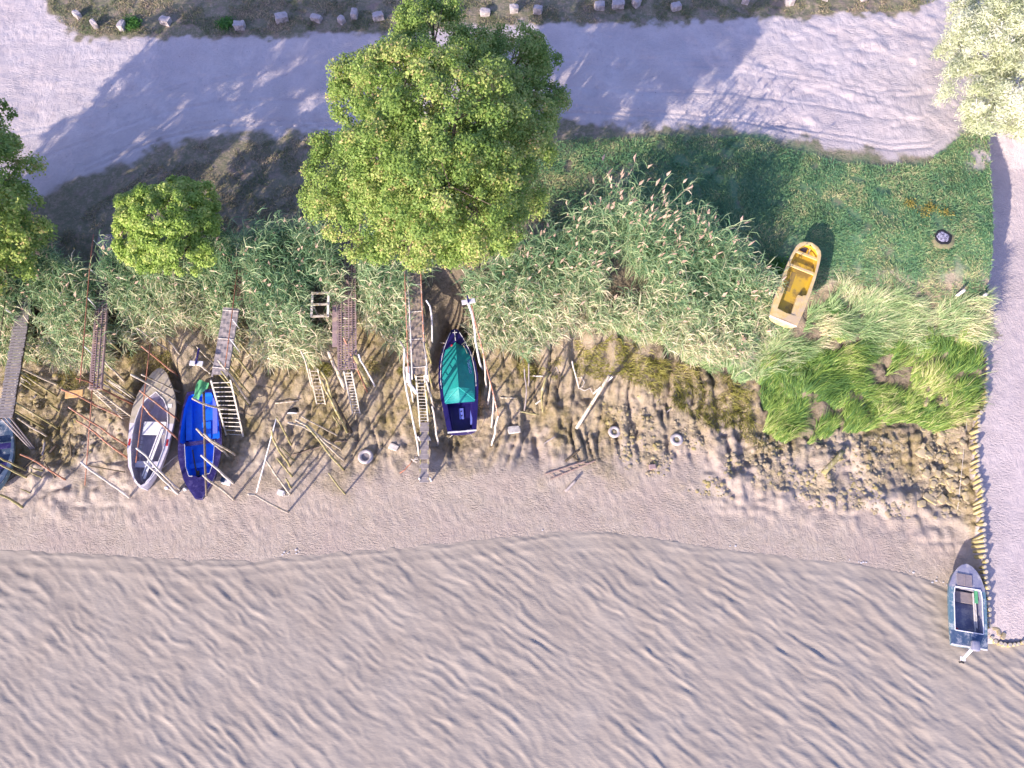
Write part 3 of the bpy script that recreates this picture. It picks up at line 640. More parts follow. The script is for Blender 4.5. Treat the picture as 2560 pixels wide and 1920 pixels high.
# ================================================================== STONES
def rock_mesh(sx, sy, sz, seed, blocky=.5, sub=5):
    r = np.random.default_rng(seed); n_ = sub; V = []; Qs = []; k = 0
    # cube sphere
    lin = np.linspace(-1, 1, n_ + 1); b = MB()
    for ax in range(3):
        for sg in (-1, 1):
            A, Bm = np.meshgrid(lin, lin, indexing='ij'); P = np.zeros((n_ + 1, n_ + 1, 3)); P[..., ax] = sg; P[..., (ax + 1) % 3] = A if sg > 0 else Bm; P[..., (ax + 2) % 3] = Bm if sg > 0 else A
            b.grid(P)
    for i_ in range(len(b.v)):
        P = b.v[i_]; S_ = P / np.linalg.norm(P, axis=1, keepdims=True); P = P * blocky * .92 + S_ * (1 - blocky)
        dsp = 1 + .16 * (fbm(P[:, 0] * 1.5 + seed, P[:, 1] * 1.5 + P[:, 2] * 1.1, seed, 2) - .5) * 2
        b.v[i_] = P * dsp[:, None] * np.array([sx, sy, sz])
    return b
def merge(o, d=.0005):
    import bmesh
    bm = bmesh.new(); bm.from_mesh(o.data); bmesh.ops.remove_doubles(bm, verts=bm.verts, dist=d); bm.to_mesh(o.data); bm.free()
blocks = [(196, 42, 24, 13, -38), (239, 67, 24, 12, -55), (309, 71, 26, 13, 80), (416, 57, 30, 18, -20), (601, 70, 30, 18, 0), (706, 51, 34, 20, 20), (792, 51, 30, 15, -20), (855, 56, 18, 14, -40),
          (887, 42, 24, 15, 85), (946, 46, 30, 19, 14), (1011, 39, 28, 15, -2), (1137, 42, 14, 12, -30), (1213, 37, 28, 16, 0), (1285, 28, 24, 15, 5), (1344, 32, 24, 14, -12), (1498, 20, 29, 18, -4), (1544, 17, 34, 17, 4), (1590, 13, 20, 18, -45), (1688, 22, 28, 18, 14), (1863, 6, 20, 16, -20), (1972, 10, 24, 18, 8), (2061, 0, 16, 12, -5), (2157, 2, 22, 12, 25)]
ordn = ['first', 'second', 'third', 'fourth', 'fifth', 'sixth', 'seventh', 'eighth', 'ninth', 'tenth', 'eleventh', 'twelfth', 'thirteenth', 'fourteenth', 'fifteenth', 'sixteenth', 'seventeenth', 'eighteenth', 'nineteenth', 'twentieth', 'twenty-first', 'twenty-second', 'twenty-third']
for k, (px, py, l_, w_, an) in enumerate(blocks):
    g = ground(px, py); s_ = 1 / 50.5
    b = rock_mesh(l_ * s_ / 2, w_ * s_ / 2 * 1.15, .17 + .04 * (k % 3), 700 + k, .72, 6)
    o = b.build('stone_block', M['stone'], origin=None); merge(o)
    o.location = (g[0], g[1], g[2] + .13); o.rotation_euler = (random.uniform(-.08, .08), random.uniform(-.08, .08), math.radians(an))
    shp = 'small' if l_ < 21 else ('long' if l_ > 29 else 'squat')
    if k == 22: ordn_ = 'last'
    tag(o, f'{shp} pale stone block, {ordn[k]} from the left along the far verge of the dirt road', 'stone', 'stone blocks lining the far verge')
# rubble along the pile wall
RB = [(2300 + rng.uniform(-5, 125), rng.uniform(1000, 1260)) for _ in range(70)]
protos = []
for k in range(6):
    b = rock_mesh(1, .75, .45, 760 + k, .45, 4); o = b.build('rock', M['mud_stone']); merge(o); protos.append(o)
lab = 'angular muddy rock in the rubble heap on the bank beside the pile wall'
cnt = 0
for (px, py) in RB:
    if px < 2300 + (1260 - py) * .0 + max(0, (1020 - py) * 1.5): continue
    g = ground(px, py)
    if g[0] > xw(g[1]) - .25: continue
    src = protos[cnt % 6]; o = src if cnt < 6 else src.copy()
    if cnt >= 6: col.objects.link(o)
    s_ = random.uniform(.10, .25); o.scale = (s_, s_, s_ * random.uniform(.8, 1.1)); o.location = (g[0], g[1], g[2] + s_ * .12)
    o.rotation_euler = (random.uniform(-.3, .3), random.uniform(-.3, .3), random.uniform(0, 6.28)); tag(o, lab, 'rock', 'rubble rocks beside the pile wall'); cnt += 1
for px, py, s_, an, lb in ((1285, 1075, .30, 10, 'pale flat stone on the mud at the foot of the orange-railed post line'), (984, 1119, .24, -20, 'pale flat stone leaning on the left rail foot of the longest jetty'),
                  (50, 958, .22, 40, 'pale squarish stone on dark mud beside the slatted jetty'), (2320, 1245, .25, -35, 'flat tan slab at the lower edge of the rubble')):
    g = ground(px, py); b = rock_mesh(s_, s_ * .6, .07, int(px), .7, 5); o = b.build('flat_stone', M['pale_wood'] if s_ != .25 else M['mud_stone']); merge(o)
    o.location = (g[0], g[1], g[2] + .05); o.rotation_euler = (0, .1, math.radians(an)); tag(o, lb, 'stone')
# gravel and clods as one mass
def scatter_rocks(name, px, n_, smin, smax, mat, label, seed, clump=.5):
    pts = np.array([ground(*p)[:2] for p in px]); lo = pts.min(0); hi = pts.max(0)
    X = rng.uniform(lo[0], hi[0], n_); Y = rng.uniform(lo[1], hi[1], n_)
    k = poly_mask(X, Y, px) & (fbm(X * .9, Y * .9, seed, 3) > clump) & (X < xw(Y) - .3); X = X[k]; Y = Y[k]; Z = terrain(X, Y); m = len(X)
    base = np.array([[1, 0, 0], [.4, .8, .1], [-.6, .7, 0], [-1, -.1, .1], [-.4, -.8, 0], [.6, -.7, .1], [.1, .1, .7], [0, 0, -.5]])
    tri = [(0, 1, 6), (1, 2, 6), (2, 3, 6), (3, 4, 6), (4, 5, 6), (5, 0, 6)]
    s_ = smin + (smax - smin) * rng.random(m)**2.5; th = rng.uniform(0, 6.28, m)
    Vb = base[None] * (1 + rng.uniform(-.25, .25, (m, 8, 3))) * s_[:, None, None]; Vb[..., 2] *= rng.uniform(.6, 1.2, m)[:, None]
    c_, s2 = np.cos(th)[:, None], np.sin(th)[:, None]; xx = Vb[..., 0] * c_ - Vb[..., 1] * s2; yy_ = Vb[..., 0] * s2 + Vb[..., 1] * c_
    V = np.stack([xx + X[:, None], yy_ + Y[:, None], Vb[..., 2] + Z[:, None] + .005], -1).reshape(-1, 3)
    T_ = (np.arange(m)[:, None, None] * 8 + np.array(tri)[None]).reshape(-1, 3)
    o = mesh_np(name, V, None, mat, T=T_); tag(o, label, 'stones', kind='stuff')
scatter_rocks('gravel', [(1500, 1000), (1900, 1090), (2300, 1090), (2440, 1010), (2445, 1280), (2300, 1300), (2050, 1270), (1750, 1240), (1560, 1180)], 5200, .02, .13, M['mud_stone'], 'scattered gravel and small stones on the mud below the marsh grass', 650, .45)
scatter_rocks('clods', [(40, 940), (300, 900), (300, 1120), (180, 1150), (60, 1090)], 500, .03, .16, M['mud_stone'], 'lumps of broken mud and stone between the slatted jetty and the white boat', 655, .42)
scatter_rocks('pebbles', [(10, 120), (640, 110), (1400, 90), (2300, 60), (2420, 330), (1500, 300), (700, 320), (20, 440)], 1500, .012, .035, M['stone'], 'loose pebbles scattered over the dirt road', 659, .3)

# ================================================================== BOATS
def place(bow_px, stern_px, zb, zs=None):
    A = atz(*bow_px, zb); B_ = atz(*stern_px, zb if zs is None else zs); d = A - B_; L = float(np.linalg.norm(d)); c = (A + B_) / 2
    place.pitch = math.asin(d[2] / L); return c, L, math.atan2(-d[0], d[1])
class Hull:
    """local axes: y to the bow, x to starboard, z up from the keel; t runs 0 (stern) to 1 (bow)"""
    def __init__(s, L, B, D, W, WI, floor, sheer=.22):
        s.L, s.hb, s.D, s.floor, s.sheer = L, B / 2, D, floor, sheer; s.W = W; s.WI = WI
    def w(s, t): return np.interp(t, *zip(*s.W)) * s.hb
    def wi(s, t): return np.interp(t, *zip(*s.WI)) * s.hb
    def top(s, t): return s.D * (1 + s.sheer * t * t)
    def y(s, t): return (t - .5) * s.L
    def outer(s, n=26):
        G = []
        for t in np.linspace(0, 1, n):
            k = s.D * .75 * max(0, (t - .82) / .18)**2; tp = s.top(t); r = []
            for u in np.concatenate([np.linspace(0, 1, 8)]):
                x = s.w(t) * (1 - .20 * u) * (1 - u**5 * .999); r.append((x, tp - (tp - k) * min(1, u * 1.12 if u < .8 else .896 + (u - .8) * .52)))
            G.append([(-a, s.y(t), b) for a, b in r] + [(a, s.y(t), b) for a, b in r[::-1][1:]])
        mb = MB(); mb.grid(G)
        g = G[0]; mb.add(g, [tuple(range(len(g)))])          # transom
        g = G[-1]; mb.add(g, [tuple(range(len(g)))[::-1]])
        return mb
    def deck(s, t0=0., t1=1., n=60, dz=.006, th=.03):
        mb = MB(); ts = np.linspace(t0, t1, n)
        for sg in (-1, 1):
            G = []
            for t in ts:
                a, b = s.w(t) + .012, max(s.wi(t), 0); z = s.top(t) + dz; cam_ = .03 * (1 - b / max(a, .01))
                G.append([(sg * a, s.y(t), z - .06), (sg * a, s.y(t), z), (sg * (a + b) / 2, s.y(t), z + cam_ * .7), (sg * b, s.y(t), z + cam_), (sg * b, s.y(t), z - .05)])
            mb.grid(G)
        return mb
    def inside(s, n=40, t0=None, t1=None):
        ts = [t for t in np.linspace(0, 1, 101) if s.wi(t) > .01 and (t0 is None or t0 <= t <= t1)]; mb = MB(); G = []
        for t in ts:
            a = s.wi(t); z = s.top(t) - .01; f = s.floor
            G.append([(-a, s.y(t), z), (-a * .97, s.y(t), (z + f) / 2), (-a * .88, s.y(t), f + .03), (-a * .8, s.y(t), f), (0, s.y(t), f), (a * .8, s.y(t), f), (a * .88, s.y(t), f + .03), (a * .97, s.y(t), (z + f) / 2), (a, s.y(t), z)])
        mb.grid(G)
        for g in (G[0], G[-1]): mb.add(g, [tuple(range(9))])
        return mb
    def coaming(s, r=.022, dz=.03, t0=0, t1=1, wf=None):
        mb = MB()
        for sg in (-1, 1):
            P = [(sg * (wf(t) if wf else s.wi(t)), s.y(t), s.top(t) + dz) for t in np.linspace(t0, t1, 50) if (wf(t) if wf else s.wi(t)) > .005]
            mb.tube(P, r, r, 6)
        return mb
    def thwart(s, t, wd, z, th=.04, over=1.0):
        a = s.wi(t) * over; return MB().box((0, s.y(t), z), (a, wd / 2, th / 2))
def boat_root(name, c, D, rz, roll, pitch, label):
    o = empty(name, (c[0], c[1], c[2] - D), label, 'boat'); o.rotation_euler = (place.pitch, roll, rz); return o

# --- blue open boat
c, L, rz = place((501, 1247), (501, 975), 1.15, 1.30)
h = Hull(L, 1.88, .62, [(0, .59), (.14, .80), (.29, .92), (.395, .98), (.5, 1), (.6, .98), (.70, .87), (.81, .71), (.89, .51), (.96, .28), (1, .15)],
         [(.029, 0), (.03, .52), (.14, .74), (.29, .86), (.395, .92), (.478, .92), (.485, .70), (.70, .62), (.79, .47), (.80, 0)], .16)
b = boat_root('open_boat', c, .62, rz, 0.02, 0, 'wooden boat with bright blue inside and navy rim beside the wide ladder')
h.outer().build('hull', M['navy'], b, True); h.deck().build('gunwale', M['navy_worn'], b)
h.inside().build('interior', M['blue_in'], b)
h.thwart(.487, .17, .56, .05, 1.06).build('thwart', M['navy_worn'], b)
h.thwart(.68, .22, .36, .04, .95).build('thwart', M['blue_in'], b)
MB().box((h.hb * .62, h.y(.25), .36), (.13, L * .19, .03)).box((h.hb * .52, h.y(.25), .26), (.02, L * .19, .10)).build('bench', M['blue_in'], b)
MB().box((-h.hb * .62, h.y(.22), .40), (.10, L * .19, .03)).build('bench', M['lblue'], b)
MB().box((-.12, h.y(.36), .185), (.20, .42, .02)).build('hatch', M['blue_in'], b, bevel=.01)
h.coaming(.012, .02, .49, .8).build('trim', M['white_paint'], b)
h.coaming(.014, -.01, 0, 1, wf=h.w).build('rub_rail', M['white_paint'], b)
q = MB(); q.tube([(.45, h.y(.53), .3), (.30, h.y(.68), .42), (.25, h.y(.76), .3)], .03, .03); q.box((.22, h.y(.77), .3), (.07, .22, .02)); q.build('oar', M['dark_wood'], b)
# green sheet tied at its stern
g0 = atz(500, 975, 1.35); q = MB(); G = []
for i in range(9):
    row = []
    for j in range(9):
        u, v = i / 8 - .5, j / 8 - .5; row.append((u * .42 * (1 + .3 * math.sin(5 * v)), v * .85, .12 * math.exp(-(u * u * 9 + v * v * 6)) + .05 * math.sin(9 * u + 7 * v)))
    G.append(row)
q.grid(G); o = q.build('green_cloth', M['green_paint'], None, True); o.location = tuple(g0); o.rotation_euler = (.1, .1, -.35); tag(o, 'crumpled green cloth hanging over the stern corner of the blue boat', 'cloth')
# --- weathered white boat
c, L, rz = place((405, 922), (353, 1217), 1.35, 1.05)
h = Hull(L, 1.95, .70, [(0, .03), (.045, .30), (.166, .70), (.317, .90), (.46, .96), (.555, 1), (.678, .97), (.79, .82), (.886, .55), (.96, .33), (1, .12)],
         [(.02, 0), (.035, .16), (.08, .36), (.166, .56), (.317, .74), (.46, .77), (.555, .74), (.66, .62), (.73, .42), (.79, .02), (.80, 0)], .12)
b = boat_root('decked_boat', c, .70, rz, -.02, 0, 'weathered whitish boat with a big grey foredeck, left of the blue boat')
h.outer().build('hull', M['hull_white'], b, True)
h.deck(.53, 1).build('foredeck', M['grey_hull'], b); h.deck(0, .53).build('gunwale', M['hull_white'], b)
h.inside().build('interior', M['bilge'], b); h.coaming(.022, .04).build('coaming', M['white_paint'], b)
MB().box((.05, h.y(.50), .52), (.50, .30, .025)).build('thwart', M['white_paint'], b, bevel=.01)
MB().box((0, h.y(.20), .45), (.55, .14, .025)).build('thwart', M['hull_white'], b, bevel=.01)
for i in range(16):
    t = .16 + i * .036
    for sg in (-1, 1):
        a_ = h.wi(t); MB().tube([(sg * a_ * .99, h.y(t), .62), (sg * a_ * .93, h.y(t), .3), (sg * a_ * .72, h.y(t), .14)], .02, .02, 4).build('rib', M['bilge'], b)
MB().bar((.47, h.y(.49), .60), (-.02, h.y(.08), .50), .10, .03).bar((.36, h.y(.50), .60), (-.12, h.y(.10), .50), .05, .04).build('plank', M['white_paint'], b)
for sg in (-1, 1): MB().box((sg * h.hb * .855, h.y(.37), .735), (.045, .15, .006)).build('emblem', M['red'], b)
MB().box((.70, h.y(.68), .80), (.10, .09, .004)).build('sticker', M['white_paint'], b)
# --- navy boat under the green cover
zg = 1.95
c, L, rz = place((1137, 826), (1155, 1076), zg + .05, zg - .15)
h = Hull(L, 1.72, .66, [(0, .71), (.18, .84), (.32, .93), (.42, .98), (.52, 1), (.655, .93), (.757, .80), (.824, .66), (.89, .50), (.96, .29), (1, .14)],
         [(.008, 0), (.01, .50), (.28, .66), (.285, 0)], .34, .25)
b = boat_root('covered_boat', c, .66, rz, 0, 0, 'dark navy boat under a green tarpaulin cover between the longest jetty and the sign posts')
h.outer().build('hull', M['navy'], b, True); h.deck().build('deck', M['navy'], b); h.inside().build('cockpit', M['navy'], b)
def cw(t): return np.interp(t, [.27, .35, .55, .70, .80, .86], [.74, .80, .82, .72, .54, .05]) * h.hb
ridge = lambda t: np.interp(t, [.27, .29, .39, .84], [.03, .10, .46, .16])
GL = []; GR = []
for t in np.linspace(.27, .86, 30):
    z = h.top(t) + .03; a = cw(t); rr_ = z + ridge(t)
    GL.append([(-a, h.y(t), z - .04), (-a, h.y(t), z), (-a * .66, h.y(t), z + (rr_ - z) * .30), (-a * .33, h.y(t), z + (rr_ - z) * .63), (0, h.y(t), rr_)])
    GR.append([(0, h.y(t), rr_), (a * .33, h.y(t), z + (rr_ - z) * .63), (a * .66, h.y(t), z + (rr_ - z) * .30), (a, h.y(t), z), (a, h.y(t), z - .04)])
cv = MB().grid(GL).grid(GR).build('cover', M['tarp'], b)
q = MB(); q.tube([(0, h.y(t), h.top(t) + .035 + ridge(t)) for t in (.39, .5, .6, .7, .84)], .012, .012, 5)
for sg in (-1, 1): q.tube([(0, h.y(.39), h.top(.39) + .035 + ridge(.39)), (sg * cw(.30), h.y(.285), h.top(.29) + .04)], .018, .018, 5)
q.build('seam', M['tarp_light'], cv)
cu = bpy.data.curves.new('lettering', 'FONT'); cu.body = 'TOUCID'; cu.size = .17; cu.extrude = .004; cu.align_x = 'CENTER'; cu.align_y = 'CENTER'; cu.space_character = 1.05
to = bpy.data.objects.new('lettering_tmp', cu); col.objects.link(to); dg = C.evaluated_depsgraph_get(); tm = bpy.data.meshes.new_from_object(to.evaluated_get(dg)); bpy.data.objects.remove(to)
tm.materials.clear(); tm.materials.append(M['lblue']); to = bpy.data.objects.new('lettering', tm); col.objects.link(to); to.parent = cv
slope = math.atan2(ridge(.6), cw(.6)); a_ = cw(.6) * .78
to.matrix_local = Matrix.Translation((a_, h.y(.61), h.top(.6) + .03 + ridge(.6) * .25 + .03)) @ Matrix.Rotation(slope * .95, 4, 'Y') @ Matrix.Rotation(-math.pi / 2 + .12, 4, 'Z')
q = MB().box((0, 0, 0), (.10, .25, .012)); hp = q.build('hatch', M['lblue'], b, bevel=.01); hp.location = (.02, h.y(.185), .38)
for yy_ in (-.1, .1): MB().tube([(.02, h.y(.185) + yy_, .385), (.02, h.y(.185) + yy_, .405)], .03, .03, 10).build('knob', M['black'], b)
h.coaming(.016, .02, .42, .97, wf=lambda t: h.w(t) * .90).build('hand_rail', M['white_paint'], b)
MB().box((0, h.y(0) - .02, h.top(0) + .01), (h.w(0) + .01, .03, .02)).build('transom_edge', M['white_paint'], b)
MB().tube([(0, h.y(.99), h.top(1) + .03), (0, h.y(.93), h.top(1) + .06), (.01, h.y(.88), h.top(1) + .05)], .018, .018).tube([(-.1, h.y(.965), h.top(1) + .05), (.1, h.y(.965), h.top(1) + .05)], .015, .015).build('cleat', M['white_paint'], b)
MB().box((-.17, h.y(.835), h.top(.84) + .06), (.05, .05, .04)).build('float', M['red'], b, bevel=.02)
MB().add([(.42, h.y(.20), .60), (.52, h.y(.06), .60), (.37, h.y(.06), .60), (.42, h.y(.20), .57), (.52, h.y(.06), .57), (.37, h.y(.06), .57)], [(0, 1, 2), (5, 4, 3), (0, 3, 4, 1), (1, 4, 5, 2), (2, 5, 3, 0)]).build('pennant', M['lblue'], b)
A0 = np.array(b.location)
def rope(name, pts, r, mat, label, cat='rope'):
    o = MB().tube(pts, r, r, 5).build(name, mat, None, True); return tag(o, label, cat)
bw = atz(1137, 850, 2.1)
g1 = ground(1098, 856); g2 = ground(1180, 842)
rope('mooring_rope', [bw, (bw + g1) / 2 - [0, 0, .25], g1], .014, M['rope_white'], 'white mooring rope from the navy boat bow to the jetty side')
rope('mooring_rope', [bw, (bw + g2) / 2 - [0, 0, .25], g2], .014, M['rope_white'], 'white mooring rope from the navy boat bow to the reeds')
st = atz(1146, 1078, 1.7); rope('mooring_rope', [st, (st + ground(1120, 1095)) / 2, ground(1120, 1095)], .014, M['rope_white'], 'stern rope of the navy boat running down left to the mud')
st = atz(1166, 1078, 1.7); rope('mooring_rope', [st, (st + ground(1188, 1094)) / 2, ground(1188, 1094)], .014, M['rope_white'], 'stern rope of the navy boat running down right to the mud')
# --- yellow dinghy
c, L, rz = place((2027, 609), (1958, 800), 5.15)
h = Hull(L, 1.30, .50, [(0, .90), (.2, .98), (.4, 1), (.6, .98), (.8, .90), (.9, .82), (.95, .68), (.985, .44), (1, .16)],
         [(.085, 0), (.09, .60), (.36, .60), (.37, .80), (.7, .82), (.8, .76), (.9, .58), (.955, .3), (.97, 0)], .27, .10)
b = boat_root('yellow_dinghy', c, .50, rz, .03, 0, 'faded yellow dinghy with a round bow lying on the green meadow')
h.outer().build('hull', M['yellow'], b, True); h.deck().build('gunwale', M['yellow'], b); h.inside().build('interior', M['yellow_in'], b)
h.thwart(.66, .13, .47, .05, 1.02).build('thwart', M['yellow'], b, bevel=.01); h.thwart(.845, .12, .48, .05, 1.05).build('thwart', M['yellow'], b, bevel=.01)
MB().box((.34, h.y(.22), .38), (.14, L * .13, .12)).build('bench', M['yellow'], b, bevel=.015)
MB().box((-.22, h.y(.50), .272), (.10, .5, .008)).build('floor_patch', M['dark_yellow'], b, bevel=.01)
MB().box((.05, h.y(.91), .40), (.03, .16, .02)).build('bow_rib', M['yellow'], b)
MB().box((-.19, h.y(.92), .38), (.14, .12, .012)).build('bow_patch', M['purple_dark'], b)
h.coaming(.016, -.03, 0, 1, wf=lambda t: h.w(t) + .012).build('rub_rail', M['grey_wood'], b)
MB().box((0, h.y(0) - .03, .46), (h.w(0) * .98, .02, .03)).build('transom_edge', M['white_paint'], b)
# --- moored motor boat by the slipway
c, L, rz = place((2414, 1411), (2424, 1616), .85)
h = Hull(L, 1.48, .62, [(0, .94), (.15, .97), (.4, 1), (.6, .99), (.73, .93), (.85, .74), (.93, .51), (.98, .27), (1, .08)],
         [(.165, 0), (.17, .76), (.6, .76), (.69, .70), (.705, 0)], .10, .15)
b = boat_root('motor_boat', c, .62, rz, 0, 0, 'worn teal motor boat with an outboard at the foot of the pile wall')
h.outer().build('hull', M['teal_hull'], b, True); h.deck(.69, 1).build('foredeck', M['blue_dirty'], b); h.deck(0, .165).build('aft_deck', M['teal_dirty'], b); h.deck(.165, .69).build('side_deck', M['teal_hull'], b)
h.inside().build('interior', M['blue_dirty'], b); h.coaming(.022, .04, .17, .70).tube([(-h.hb * .74, h.y(.168), .66), (h.hb * .74, h.y(.168), .66)], .022, .022).tube([(-h.hb * .68, h.y(.70), .71), (h.hb * .68, h.y(.70), .71)], .022, .022).build('coaming', M['white_paint'], b)
MB().box((-.14, h.y(.79), .75), (.30, .24, .012)).box((-.14, h.y(.79), .765), (.012, .24, .01)).build('hatch', M['brown_deck'], b, bevel=.006)
MB().box((.0, h.y(.60), .30), (.50, .22, .03)).build('seat', M['brown_deck'], b, bevel=.01)
MB().box((.42, h.y(.62), .50), (.07, .26, .02)).build('side_locker', M['green_paint'], b, bevel=.01)
MB().bar((.28, h.y(.66), .55), (.36, h.y(.20), .42), .045, .03).bar((.37, h.y(.6), .5), (.42, h.y(.24), .45), .05, .03).build('oar', M['pale_wood'], b)
MB().box((-.33, h.y(.20), .16), (.15, .07, .06)).build('float', M['red'], b, bevel=.05)
MB().box((0, h.y(0) - .02, .60), (h.w(0), .03, .03)).build('transom_edge', M['white_paint'], b)
q = MB().box((.10, h.y(0) + .02, .86), (.15, .20, .12)); ob = q.build('outboard_cowl', M['blue_dirty'], b, True, bevel=.06)
MB().tube([(.10, h.y(0) - .05, .70), (-.03, h.y(0) - .28, .50), (-.13, h.y(0) - .50, .30)], .07, .05, 8).box((-.12, h.y(0) - .48, .30), (.10, .08, .015)).build('outboard_leg', M['white_paint'], b)
q = MB()
for k in range(3): a_ = k * 2.09; q.bar((-.15, h.y(0) - .60, .24), (-.15 + .11 * math.cos(a_), h.y(0) - .62, .24 + .11 * math.sin(a_)), .07, .015)
q.build('propeller', M['black'], b)
# --- boat cut off by the left edge
c, L, rz = place((-32, 1243), (-15, 1045), 1.0, 1.2)
h = Hull(L, 1.95, .62, [(0, .68), (.15, .85), (.35, .97), (.5, 1), (.65, .93), (.8, .68), (.92, .35), (1, .10)], [(.03, 0), (.04, .6), (.3, .86), (.5, .88), (.65, .75), (.8, .4), (.83, 0)], .14)
b = boat_root('open_boat', c, .62, rz, 0, 0, 'dark blue and teal boat cut off by the left edge of the photo')
h.outer().build('hull', M['teal_hull'], b, True); h.deck().build('gunwale', M['teal_dirty'], b); h.inside().build('interior', M['teal_dirty'], b)
h.thwart(.35, .25, .40, .04).build('thwart', M['navy_worn'], b); h.thwart(.6, .25, .40, .04).build('thwart', M['navy_worn'], b)

# ================================================================== JETTIES
def jetty(key, name, label, style, mat, posts=4, post_mat='mossy_wood'):
    (a, b_, hw) = PW[key]; d = b_ - a; L = float(np.linalg.norm(d)); d = d / L; s_ = np.array([d[1], -d[0], 0.]); s_ /= np.linalg.norm(s_)
    root = empty(name, (a[0], a[1], a[2]), label, 'jetty'); O = np.array(a); a = a - O; b_ = b_ - O; q = MB()
    if style == 'slats':
        n_ = int(L / .125)
        for i in range(n_):
            p = a + d * (i + .5) * L / n_; j = random.uniform(-.02, .02)
            q.bar(p - s_ * (hw + j), p + s_ * (hw + j), .098, .03 + random.uniform(0, .006), up=(0, 0, 1))
        q.build('deck', M[mat], root)
        q = MB(); [q.bar(a + s_ * k * hw * .8 - [0, 0, .09], b_ + s_ * k * hw * .8 - [0, 0, .09], .07, .12) for k in (-1, 1)]; q.build('beams', M['dark_wood'], root)
    elif style == 'psp':     # perforated steel planks
        nx = 3 if hw < .3 else 5; n_ = int(L / .105)
        for k in range(nx + 1):
            o_s = (k / nx * 2 - 1) * hw; q.bar(a + s_ * o_s, b_ + s_ * o_s, .045, .03)
        for i in range(n_ + 1):
            p = a + d * i * L / n_; q.bar(p - s_ * hw, p + s_ * hw, .045, .02)
        for k in (1, nx - 1): o_s = (k / nx * 2 - 1) * hw; q.bar(a + s_ * o_s + [0, 0, .03], b_ + s_ * o_s + [0, 0, .03], .02, .02)
        q.build('deck', M[mat], root)
        q = MB(); [q.bar(a + s_ * k * hw * .9 - [0, 0, .10], b_ + s_ * k * hw * .9 - [0, 0, .10], .06, .10) for k in (-1, 1)]; q.build('beams', M['rust_plate'], root)
    else:
        G = []
        for i in range(int(L / .12) + 1):
            p = a + d * min(i * .12, L); row = []
            for j in range(9):
                u = j / 8 * 2 - 1; row.append(p + s_ * u * hw + np.array([0, 0, .015 * math.sin(i * 2.2 + u * 3) + .01 * math.sin(j * 3.1 + i)]))
            G.append(row)
        q.grid(G); q.build('deck', M[mat], root)
        q = MB()
        for k in (-.96, .96): q.bar(a + s_ * k * hw - [0, 0, .05], b_ + s_ * k * hw - [0, 0, .05], .06, .09)
        q.build('beams', M['grey_wood'], root)
        q = MB(); n_ = int(L / 1.1)
        for i in range(n_ + 1): p = a + d * (i + .1) * L / (n_ + .4); MB().bar(p - s_ * hw * 1.05 + [0, 0, .03], p + s_ * hw * 1.05 + [0, 0, .03], .03, .025).build('cross_bar', M['pale_wood'], root)
    for i in range(posts):
        for k in (-1, 1):
            p = a + d * (L * (i + .5) / posts) + s_ * k * (hw * .98); g = tz(p[0] + O[0], p[1] + O[1]) - O[2]
            MB().tube(bent((p[0], p[1], g - .3), p + [0, 0, -.06 if style == 'slats' else -.03], 4, .01), .045, .04, 7).build('post', M[post_mat], root, True)
    return root, O, a, b_, d, s_, L, hw
def R1(x, y): return (x / 3.607, 860 + y / 3.607)
def R2(x, y): return (250 + x / 3.607, 820 + y / 3.607)
def R3(x, y): return (600 + x / 3.607, 820 + y / 3.607)
def R4(x, y): return (950 + x / 3.19, 720 + y / 3.19)
def R5(x, y): return (1250 + x / 3.607, 820 + y / 3.607)
def Z5(x, y): return (x / 3.456, 480 + y / 3.456)
def Z6(x, y): return (640 + x / 3.456, 480 + y / 3.456)
def rail(root, O, pts, zs, mat, r=.022, name='hand_rail', posts=(), pmat='white_paint'):
    P = [atz(p[0], p[1], z) - O for p, z in zip(pts, zs)]
    MB().tube(P, r, r, 6).build(name, M[mat], root, True)
    for (tp, bp, zt, zb) in posts:
        MB().tube([atz(*bp, zb) - O, atz(*tp, zt) - O], .022, .020, 6).build('rail_post', M[pmat], root, True)
r_, O, a, b_, d, s_, L, hw = jetty('p1', 'jetty', 'grey slatted wooden jetty at the left edge', 'slats', 'grey_wood')
rail(r_, O, [Z5(55, 860), Z5(0, 1260)], [5.3, 5.2], 'dark_wood', .02, posts=[(Z5(48, 1015), Z5(125, 1065), 5.25, 4.2)])
r_, O, a, b_, d, s_, L, hw = jetty('p2', 'jetty', 'narrow rusty perforated steel jetty with one long pipe handrail', 'psp', 'rust_plate')
rail(r_, O, [Z5(808, 365), Z5(775, 670), Z5(745, 1010), Z5(720, 1340), Z5(690, 1650)], [5.65, 5.55, 5.4, 5.2, 5.0], 'rust', .025, posts=[(Z5(803, 410), Z5(880, 495), 5.6, 4.6), (Z5(780, 668), Z5(835, 715), 5.5, 4.6), (Z5(757, 915), Z5(830, 995), 5.45, 4.5), (Z5(722, 1330), Z5(800, 1400), 5.2, 4.3)])
q = MB()
A_ = atz(268, 590, 4.65) - O; B2 = atz(260, 640, 4.62) - O; n_ = 9
for i in range(n_): p = A_ + (B2 - A_) * i / n_ + [.15 if i > 4 else 0, 0, .04]; q.bar(p - [.36, 0, 0], p + [.36, 0, 0], .13, .03)
q.build('landing_planks', M['grey_wood'], r_)
r_, O, a, b_, d, s_, L, hw = jetty('p3', 'jetty', 'grey mesh-covered jetty ending at the wide ladder beside the blue boat', 'mat', 'grey_wood')
rail(r_, O, [Z5(2060, 600), Z5(2010, 1010), Z5(1945, 1510)], [5.4, 5.3, 5.1], 'rust', .022, posts=[(Z5(2008, 1100), Z5(2070, 1180), 5.3, 4.3), (Z5(1985, 1265), Z5(2075, 1385), 5.2, 4.0)])
